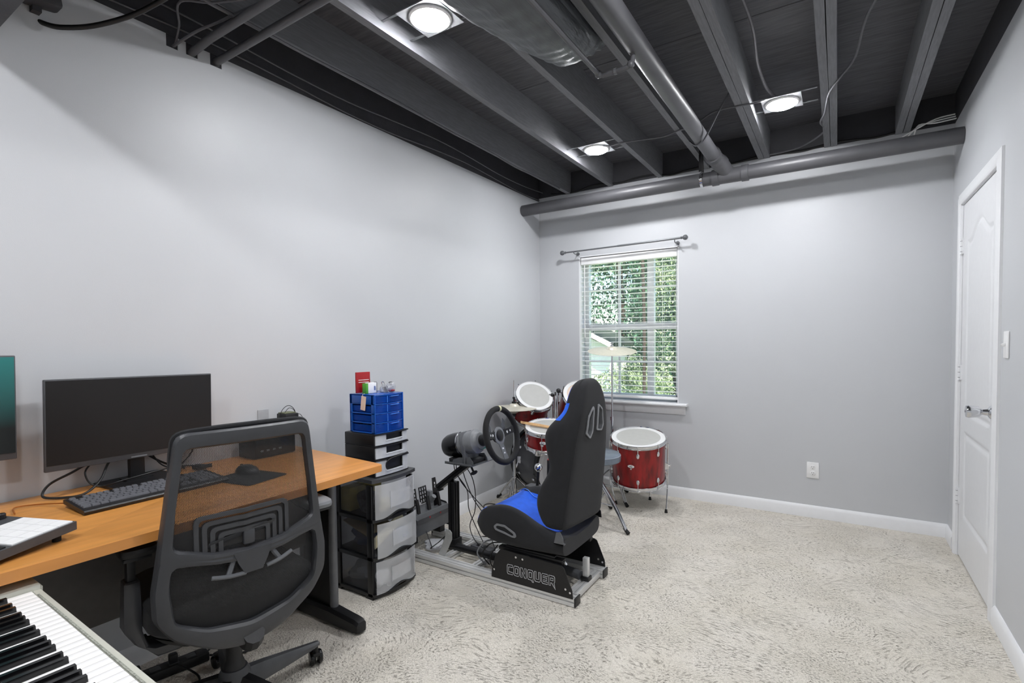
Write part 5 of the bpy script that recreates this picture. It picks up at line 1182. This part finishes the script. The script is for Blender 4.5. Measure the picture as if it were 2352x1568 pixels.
# ================================================================ DRUM KIT
def drum(name, label, top, axis, r_, depth, shellm, lugs=6, ph=0., group=None, headm=None, split=True, hoopm=None, cat='drum', badge=None, bottom_head=True):
    top = Vector(top); ax_ = Vector(axis).normalized(); hoopm = hoopm or chrome
    rz_ = 0
    t = thing(name, label, cat, tuple(top - ax_ * depth), 0, group)
    bt = top - ax_ * depth
    mk('shell', B().lathe([(r_, .012), (r_, depth - .012), (r_ - .008, depth - .010), (r_ - .008, .014)], bt, ax_, 56, False).lathe([(r_, .012), (r_ - .008, .014)], bt, ax_, 56, False), shellm, t)
    for nm, h, s_ in (('top_hoop', depth, -1), ('bottom_hoop', 0, 1)):
        prof = [(r_ + .004, .0), (r_ + .012, .0), (r_ + .0125, .003), (r_ + .008, .005), (r_ + .0075, .022), (r_ + .010, .026), (r_ + .006, .0275), (r_ + .004, .022)]
        base = top if s_ < 0 else bt
        mk(nm, B().lathe([(a, s_ * (q - .005) * -1 if s_ < 0 else s_ * q - .005) for a, q in prof] if s_ > 0 else [(a, .006 - (.0275 - q)) for a, q in prof], base, ax_, 56, False), hoopm, t)
    hd = mk('drum_head', B().lathe([(r_ + .003, -.004), (r_ - .002, .0), (r_ * .82, .0005), (r_ * .4, .0005), (.001, .0005)], top, ax_, 56), headm or drumhead, t)
    mk('head_border', B().lathe([(r_ + .002, .0012), (r_ * .83, .0014), (r_ * .83, .0008), (r_ + .002, .0006)], top, ax_, 56, False), drumrim, hd)
    if bottom_head: mk('bottom_head', B().lathe([(r_, .004), (.001, .003)], bt, ax_, 40), drumhead, t)
    a_, b_, _ = B().frame(ax_)
    for k in range(lugs):
        an = ph + 2 * PI * k / lugs; d = a_ * math.cos(an) + b_ * math.sin(an); e = ax_.cross(d)
        for h in ((depth * .80, depth * .20) if split else (depth * .5,)):
            c = bt + ax_ * h + d * (r_ + .006)
            ring = []
            lg = mk('lug', B().loft([[bt + d * (r_ + q) + e * (w_ * math.cos(2 * PI * j / 10)) + ax_ * (h + .020 * kx * math.sin(2 * PI * j / 10)) for j in range(10)] for q, w_, kx in ((-.001, .011, 1.), (.007, .012, 1.05), (.012, .009, .8), (.014, .004, .4))]), hoopm, t)
            top_side = h > depth * .4
            if top_side or not split: mk('tension_rod', B().cyl(bt + d * (r_ + .010) + ax_ * h, top + d * (r_ + .010) + ax_ * .004, .0028, n=8).cyl(top + d * (r_ + .010) + ax_ * -.004, top + d * (r_ + .010) + ax_ * .008, .0055, n=6), hoopm, lg)
            if not top_side or not split: mk('tension_rod', B().cyl(bt + d * (r_ + .010) + ax_ * h, bt + d * (r_ + .010) - ax_ * .006, .0028, n=8).cyl(bt + d * (r_ + .010) + ax_ * .004, bt + d * (r_ + .010) - ax_ * .010, .0055, n=6), hoopm, lg)
    if badge is not None:
        d = Vector(badge); d = (d - ax_ * d.dot(ax_)).normalized(); e = ax_.cross(d); c = bt + ax_ * depth * .55 + d * (r_ + .001)
        bd = mk('badge', B().loft([[c + d * q + e * (.024 * s2 * math.cos(2 * PI * j / 24)) + ax_ * (.0115 * s2 * math.sin(2 * PI * j / 24)) for j in range(24)] for q, s2 in ((-.002, 1), (.002, 1), (.003, .93))]), whitepl, t)
        text_obj('badge_mark', 'd2', .021, blackgl, bd, c + d * .0034, e, ax_, ext=.0002, sx=1.15)
        mk('air_vent', B().lathe([(.007, 0), (.006, .003), (.003, .0035)], c - ax_ * .020, d, 14), chrome, bd)
    return t
ftop, fax = Vector((1.093, -.45, .55)), Vector((.066, -.2, .98)).normalized()
ft = drum('floor_tom', 'large red floor tom on three bent chrome legs under the window', ftop, fax, .196, .345, redwrap, 8, .30, badge=(.06, -1, 0))
fb_ = ftop - fax * .345
for (fx_, fy_), an in (((1.297, -.432), 18), ((.903, -.425), 195), ((1.10, -.19), 80)):
    d = Vector((math.cos(R(an)), math.sin(R(an)), 0)); d = (d - fax * d.dot(fax)).normalized(); o_ = fb_ + d * .216
    tp = o_ + fax * .30; kn = o_ + fax * -.03
    lg = mk('tom_leg', B().tube([tp, o_ + fax * .10, kn, kn + (Vector((fx_, fy_, .015)) - kn) * .35 + Vector((0, 0, -.015)), Vector((fx_, fy_, .018))], .0048, 10, 5), chrome, ft)
    mk('rubber_foot', B().cyl((fx_, fy_, .001), (fx_, fy_, .026), .012, .008), rubber, lg)
    mk('leg_bracket', B().loft([[o_ + fax * (.12 + h) + d * q for h, q in ((-.028 * s2, -.018), (.028 * s2, -.018), (.018 * s2, .010), (-.018 * s2, .010))] and [o_ + fax * (.12 + h) + d * q + fax.cross(d) * w_ for h, q in ((-.028, -.019), (.028, -.019), (.016, .008), (-.016, .008))] for w_, s2 in ((-.014, 1), (.014, 1))]).cyl(o_ + fax * .12 + d * .008, o_ + fax * .12 + d * .022, .004).cyl(o_ + fax * .12 + d * .018 + fax * -.012, o_ + fax * .12 + d * .018 + fax * .012, .005), chrome, lg)

drum('rack_tom', 'red rack tom nearest the left wall, tilted toward the bucket seat', (.30, -.64, .845), (.52, -.42, .74), .150, .22, redwrap, 6, .2)
drum('rack_tom', 'red rack tom mostly hidden behind the head of the bucket seat', (.625, -.415, .835), (.50, -.46, .74), .163, .24, redwrap, 6, .4, headm=M('warm_drum_head', '#d8c3b2', .5, var=.03))
# bass drum
BN = Vector((.85, -.53, 0)).normalized(); bc = Vector((.575, -.615, .300))
bd = drum('bass_drum', 'dark grey bass drum lying on its side behind the bucket seat', bc, BN, .27, .40, darkwrap, 8, .35, headm=M('bass_head', '#d4d4d4', .4, var=.03), hoopm=chrome, split=True)
mk('wood_hoop', B().lathe([(.272, .0), (.292, .0), (.292, .04), (.272, .04)], bc - BN * .018, BN, 56, False), blackgl, bd)
mk('wood_hoop', B().lathe([(.272, .0), (.292, .0), (.292, .04), (.272, .04)], bc - BN * .425, BN, 56, False), blackgl, bd)
mc = bc - BN * .17 + Vector((0, 0, .275))
mk('tom_mount', B().cyl(mc - Vector((0, 0, .01)), mc + Vector((0, 0, .03)), .035, n=16).cyl(mc + Vector((.02, -.01, 0)), mc + Vector((.02, -.01, .31)), .0095).cyl(mc + Vector((-.025, .012, 0)), mc + Vector((-.025, .012, .27)), .0095)
   .tube([mc + Vector((.02, -.01, .30)), mc + Vector((.035, .0, .31)), Vector((.52, -.46, .80))], .009, 8, 3).tube([mc + Vector((-.025, .012, .26)), mc + Vector((-.045, -.01, .27)), Vector((.32, -.55, .79))], .009, 8, 3), chrome, bd)
mk('mount_clamp', B().sph(mc + Vector((.03, -.005, .305)), .02).box(mc + Vector((.012, 0, .28)), (.03, .03, .03), None, .005).sph(mc + Vector((-.03, .0, .265)), .018), blackpl, bd)
for s_ in (-1, 1):
    e = Vector((0, 0, 1)).cross(BN) * s_; p0 = bc - BN * .30 + e * .26 + Vector((0, 0, .02))
    mk('spur', B().tube([p0, p0 + e * .05 - Vector((0, 0, .08)), Vector((p0.x, p0.y, 0)) + e * .09 - BN * .05 + Vector((0, 0, .012))], .008, 8, 3).box(p0, (.04, .04, .06), None, .008), chrome, bd)
# bass pedal
t = thing('kick_pedal', 'chrome kick drum pedal with beater in front of the bass drum', 'kick pedal', (.66, -.68, 0))
pc = bc + BN * .05; pc.z = 0
mk('base_plate', B().box(pc + BN * .12 + Vector((0, 0, .008)), (.28, .10, .012), Euler((0, 0, math.atan2(BN.y, BN.x))), .003), blacksteel, t)
mk('foot_board', B().box(pc + BN * .14 + Vector((0, 0, .05)), (.26, .08, .01), Euler((0, R(14), math.atan2(BN.y, BN.x))), .003), alu, t)
e = Vector((0, 0, 1)).cross(BN)
mk('pedal_post', B().cyl(pc + e * .05, pc + e * .05 + Vector((0, 0, .20)), .010).cyl(pc - e * .05, pc - e * .05 + Vector((0, 0, .20)), .010).cyl(pc - e * .06 + Vector((0, 0, .19)), pc + e * .06 + Vector((0, 0, .19)), .008), chrome, t)
mk('beater', B().cyl(pc + Vector((0, 0, .19)), pc + BN * .04 + Vector((0, 0, .36)), .004).sph(pc + BN * .035 + Vector((0, 0, .37)), .028, (1, 1, .9)), whitepl, t)

# snare on its stand
SNt, SNa = Vector((.56, -.88, .648)), Vector((.10, -.17, 1)).normalized()
drum('snare_drum', 'shallow red snare drum with a white head and drumsticks on top', SNt, SNa, .172, .14, redwrap, 8, .2, split=False, badge=(.25, -1, 0))
def legs(t, c, h, rad, n, ph, name='stand_leg', rr=.0075, mat=chrome):
    c = Vector(c)
    for k in range(n):
        a = R(ph) + 2 * PI * k / n; d = Vector((math.cos(a), math.sin(a), 0)); p_ = Vector((-math.sin(a), math.cos(a), 0))
        ft_ = c + d * rad; ft_.z = .015
        lg = mk(name, B().tube([c + d * .018 + Vector((0, 0, h)) + p_ * .008, c + d * rad * .6 + Vector((0, 0, h * .52)) + p_ * .008, ft_ + p_ * .004], rr * .7, 8, 3).tube([c + d * .018 + Vector((0, 0, h)) - p_ * .008, c + d * rad * .6 + Vector((0, 0, h * .52)) - p_ * .008, ft_ - p_ * .004], rr * .7, 8, 3)
                .cyl(c + d * .02 + Vector((0, 0, h * .45)), c + d * rad * .55 + Vector((0, 0, h * .50)), rr * .6, n=8), mat, t)
        mk('rubber_foot', B().cyl(ft_ - d * .03 + Vector((0, 0, .022)), ft_ + d * .012 + Vector((0, 0, -.004)), .010, .014, 12), rubber, lg)
t = thing('snare_stand', 'chrome stand holding the snare drum', 'drum stand', (.575, -.855, 0))
sc_ = Vector((.575, -.855, 0))
mk('stand_pole', B().cyl((sc_.x, sc_.y, .10), (sc_.x, sc_.y, .46), .011).cyl((sc_.x, sc_.y, .10), (sc_.x, sc_.y, .26), .015).lathe([(.02, 0), (.02, .03)], (sc_.x, sc_.y, .24), (0, 0, 1), 14), chrome, t)
legs(t, sc_, .24, .165, 3, -10)
for k in range(3):
    a = R(30 + 120 * k); d = Vector((math.cos(a), math.sin(a), 0)); d = (d - SNa * d.dot(SNa)).normalized(); q = SNt - SNa * .155 + d * .185
    mk('basket_arm', B().tube([sc_ + Vector((0, 0, .45)), sc_ + Vector((0, 0, .465)) + d * .06, q - SNa * .004, q + SNa * .03 + d * .003], .0065, 8, 4).cyl(q + SNa * .0, q + SNa * .035, .009), chrome, t)
for k, (p, q, lab) in enumerate((((.455, -.925), (.63, -.90), 'wooden drumstick on the snare drum, the upper one with its tip outward'), ((.47, -.945), (.645, -.915), 'wooden drumstick on the snare drum, the lower one of the pair'))):
    def onh(x, y, l=0): v = Vector((x, y, 0)); v.z = SNt.z + .0105 + l - ((x - SNt.x) * SNa.x + (y - SNt.y) * SNa.y) / SNa.z; return v
    A_, B_ = onh(*p, .006), onh(*q, .0); d = (B_ - A_).normalized()
    o = single('drumstick', B().lathe([(.001, -.008), (.0042, -.006), (.0052, .0), (.0042, .006), (.0032, .012), (.0045, .03), (.0073, .08), (.0073, .385), (.006, .392), (.001, .394)], A_ - d * .10, d, 14), stick, lab, 'drumstick', tuple(A_), 'drumsticks on the snare')

def cymbal(b, c, ax_, r_, dome=.022):
    prof = [(r_, 0), (r_ * .8, .006), (r_ * .5, .014), (r_ * .24, .018), (r_ * .18, .030), (r_ * .10, .037), (.006, .038), (.006, .037), (r_ * .10, .0355), (r_ * .18, .0285), (r_ * .24, .0165), (r_ * .5, .0125), (r_ * .8, .0045), (r_, -.001)]
    return b.lathe(prof, c, ax_, 56, False)
hx, hy = .205, -.80
t = thing('hi_hat', 'hi-hat cymbal pair on a chrome tripod stand beside the left wall', 'hi-hat', (hx, hy, 0))
mk('top_cymbal', cymbal(B(), (hx, hy, .757), (0.02, -.02, 1), .178), brass, t)
mk('bottom_cymbal', cymbal(B(), (hx, hy, .752), (0, 0, -1), .178), brass, t)
mk('hi_hat_rod', B().cyl((hx, hy, .60), (hx, hy, .975), .0032, n=8), chrome, t)
mk('hi_hat_clutch', B().lathe([(.006, 0), (.018, .001), (.018, .012), (.007, .014), (.007, .035), (.011, .036), (.011, .048), (.004, .05)], (hx, hy, .795), (0, 0, 1), 16).cyl((hx, hy, .822), (hx + .02, hy, .822), .003), blackpl, t)
mk('cymbal_seat', B().lathe([(.014, 0), (.016, .02), (.010, .03)], (hx, hy, .69), (0, 0, 1), 14), blackpl, t)
mk('stand_pole', B().cyl((hx, hy, .03), (hx, hy, .70), .0085).cyl((hx, hy, .03), (hx, hy, .42), .0125).lathe([(.018, 0), (.018, .028)], (hx, hy, .41), (0, 0, 1), 14).cyl((hx, hy, .425), (hx + .035, hy, .425), .004).box((hx + .036, hy, .425), (.006, .022, .01), None, .002).lathe([(.02, 0), (.02, .025)], (hx, hy, .185), (0, 0, 1), 14), chrome, t)
legs(t, (hx, hy, 0), .20, .185, 3, 170)
mk('foot_board', B().box((hx + .16, hy, .05), (.22, .075, .01), Euler((0, R(13), 0)), .003), alu, t)
mk('pedal_frame', B().tube([(hx, hy, .03), (hx + .08, hy - .035, .008), (hx + .26, hy - .035, .008)], .004, 6, 3).tube([(hx, hy, .03), (hx + .08, hy + .035, .008), (hx + .26, hy + .035, .008)], .004, 6, 3), chrome, t)

kx, ky2 = .835, -.32
t = thing('crash_cymbal', 'crash cymbal high on a slim stand in front of the window', 'cymbal', (kx, ky2, 0))
mk('cymbal_plate', cymbal(B(), (kx, ky2, 1.196), (.08, -.16, 1), .192), brass, t)
mk('wing_nut', B().cyl((kx, ky2, 1.225), (kx, ky2 - .004, 1.262), .005).lathe([(.012, 0), (.012, .012), (.006, .016)], (kx, ky2 - .001, 1.232), (0, 0, 1), 14).box((kx, ky2 - .004, 1.258), (.03, .006, .008), None, .002), chrome, t)
mk('stand_pole', B().cyl((kx, ky2, .62), (kx, ky2, 1.20), .0068).cyl((kx, ky2, .20), (kx, ky2, .66), .011).lathe([(.016, 0), (.016, .03)], (kx, ky2, .64), (0, 0, 1), 14).lathe([(.02, 0), (.02, .03)], (kx, ky2, .24), (0, 0, 1), 14).lathe([(.010, 0), (.012, .01), (.008, .02)], (kx, ky2, 1.17), (0, 0, 1), 14), chrome, t)
legs(t, (kx, ky2, 0), .25, .22, 3, 200)

tx, ty = .935, -.865
t = thing('drum_throne', 'round padded drum throne on chrome tripod legs behind the bucket seat', 'stool', (tx, ty, 0))
mk('seat_pad', B().lathe([(.10, .425), (.150, .428), (.163, .436), (.166, .460), (.162, .480), (.148, .492), (.10, .497), (.001, .498)], (tx, ty, .004), (0, 0, 1), 44), M('slate_vinyl', '#6a7480', .28, coat=.2), t)
mk('seat_piping', B().torus((tx, ty, .480), (0, 0, 1), .1625, .003, 44, 6), M('slate_piping', '#9aa4b0', .3), t)
mk('stand_pole', B().cyl((tx, ty, .12), (tx, ty, .41), .014).lathe([(.022, 0), (.022, .035)], (tx, ty, .30), (0, 0, 1), 16).lathe([(.05, 0), (.05, .006)], (tx, ty, .40), (0, 0, 1), 16).lathe([(.022, 0), (.022, .03)], (tx, ty, .12), (0, 0, 1), 16), chrome, t)
legs(t, (tx, ty, 0), .31, .295, 3, -26, rr=.011)

# ================================================================ OUTSIDE
gr = struct('ground', B().b2((-14, .18, -.5), (12, 26, -.42)), lawn)
house = thing('neighbour_house', 'white sided house with a dark roof seen low through the window', 'house', (-3.6, 7.5, -.42))
HX = -2.05
def wtop(x): return 1.10 + .45 * (HX - x)
mk('wall', B().prism([(-6.5, -.42), (HX, -.42), (HX, wtop(HX)), (-4.4, wtop(-4.4)), (-6.5, wtop(-4.4) - .9)], (0, 8.0, 0), (1, 0, 0), (0, 0, 1), 0, .98), brick_w, house)
for i in range(10): mk('siding_board', B().loft([[(x, 7.02 - o, z) for o, z in ((0, z0_), (.022, z0_), (.006, z0_ + .148), (0, z0_ + .148))] for x in (-6.5, HX + .0) for z0_ in (-.40 + i * .15,)]), brick_w, house)
mk('corner_board', B().b2((HX - .06, 6.97, -.42), (HX + .02, 7.06, 1.10)), brick_w, house)
mk('roof', B().loft([[(x, 6.6, z), (x, 8.1, z), (x, 8.1, z + .08), (x, 6.6, z + .08)] for x, z in ((-6.9, 1.35), (-4.4, 2.40), (-1.90, 1.16))]), roofm, house)
mk('fascia', B().loft([[(x, 6.56, z - .04), (x, 6.60, z - .04), (x, 6.60, z + .07), (x, 6.56, z + .07)] for x, z in ((-6.9, 1.35), (-4.4, 2.40), (-1.88, 1.15))]), trimw, house)
def leafcloud(c, r3, n, seed, size=.055):
    rnd = random.Random(seed); b = B(); bm = b.bm
    for _ in range(n):
        while True:
            p = Vector((rnd.uniform(-1, 1), rnd.uniform(-1, 1), rnd.uniform(-1, 1)))
            if .25 < p.length < 1: break
        # clumpy: pull towards random clump centres
        q = Vector((math.sin(p.x * 7 + seed), math.sin(p.y * 7 + seed * 2), math.sin(p.z * 8 + seed * 3))) * .10
        p = p + q; pos = Vector((c[0] + p.x * r3[0], c[1] + p.y * r3[1], c[2] + p.z * r3[2]))
        m_ = Euler((rnd.uniform(0, 6.3), rnd.uniform(0, 6.3), rnd.uniform(0, 6.3))).to_matrix(); s_ = size * rnd.uniform(.6, 1.3)
        vs = [bm.verts.new(pos + m_ @ Vector(v) * s_) for v in ((-1, 0, 0), (0, -.42, .08), (1, 0, 0), (0, .42, .08))]
        bm.faces.new(vs)
    return b
labs = ['tall leafy tree filling the left of the window view', 'broad leafy tree in the middle of the window view', 'leafy tree at the right of the window view', 'low bushy shrub below the trees outside the window', 'dense tree far behind, seen between the nearer crowns outside']
for k, (c, r3, n, sz, m_, tr) in enumerate((((-4.3, 13.6, 4.2), (3.3, 1.3, 4.0), 15000, .085, leafm, .2), ((-1.3, 9.6, 3.0), (1.35, 1.2, 3.0), 15000, .052, leafm, .14), ((-.2, 7.2, 2.5), (1.0, .9, 2.5), 14000, .038, leafm2, .11),
                                  ((-1.1, 5.9, .22), (.85, .6, .72), 8000, .030, leafm2, .03), ((-3.0, 19, 4.5), (6.5, 1.8, 7.0), 20000, .15, leafm, .3))):
    nm = 'shrub' if k == 3 else 'tree'
    t = thing(nm, labs[k], 'shrub' if k == 3 else 'tree', (c[0], c[1], -.42))
    fo_ = mk('foliage', leafcloud(c, r3, n, k + 1, sz), m_, t, recalc=False); fo_['kind'] = 'stuff'
    mk('trunk', B().tube([(c[0], c[1], -.42), (c[0] + .05, c[1], c[2] * .4), (c[0] - .05, c[1], c[2])], lambda f: tr * (1 - .5 * f), 10, 4), barkm, t)
t = thing('slim_tree', 'slim dark trunk standing close outside the middle of the window', 'tree', (-.38, 4.2, -.42))
mk('trunk', B().tube([(-.38, 4.2, -.42), (-.37, 4.2, 1.5), (-.40, 4.2, 3.2), (-.35, 4.2, 5)], .028, 12, 3), barkm, t)
f_ = mk('foliage', leafcloud((-.35, 4.2, 4.6), (1.0, .8, 1.2), 1500, 91, .06), leafm, t, recalc=False); f_['kind'] = 'stuff'
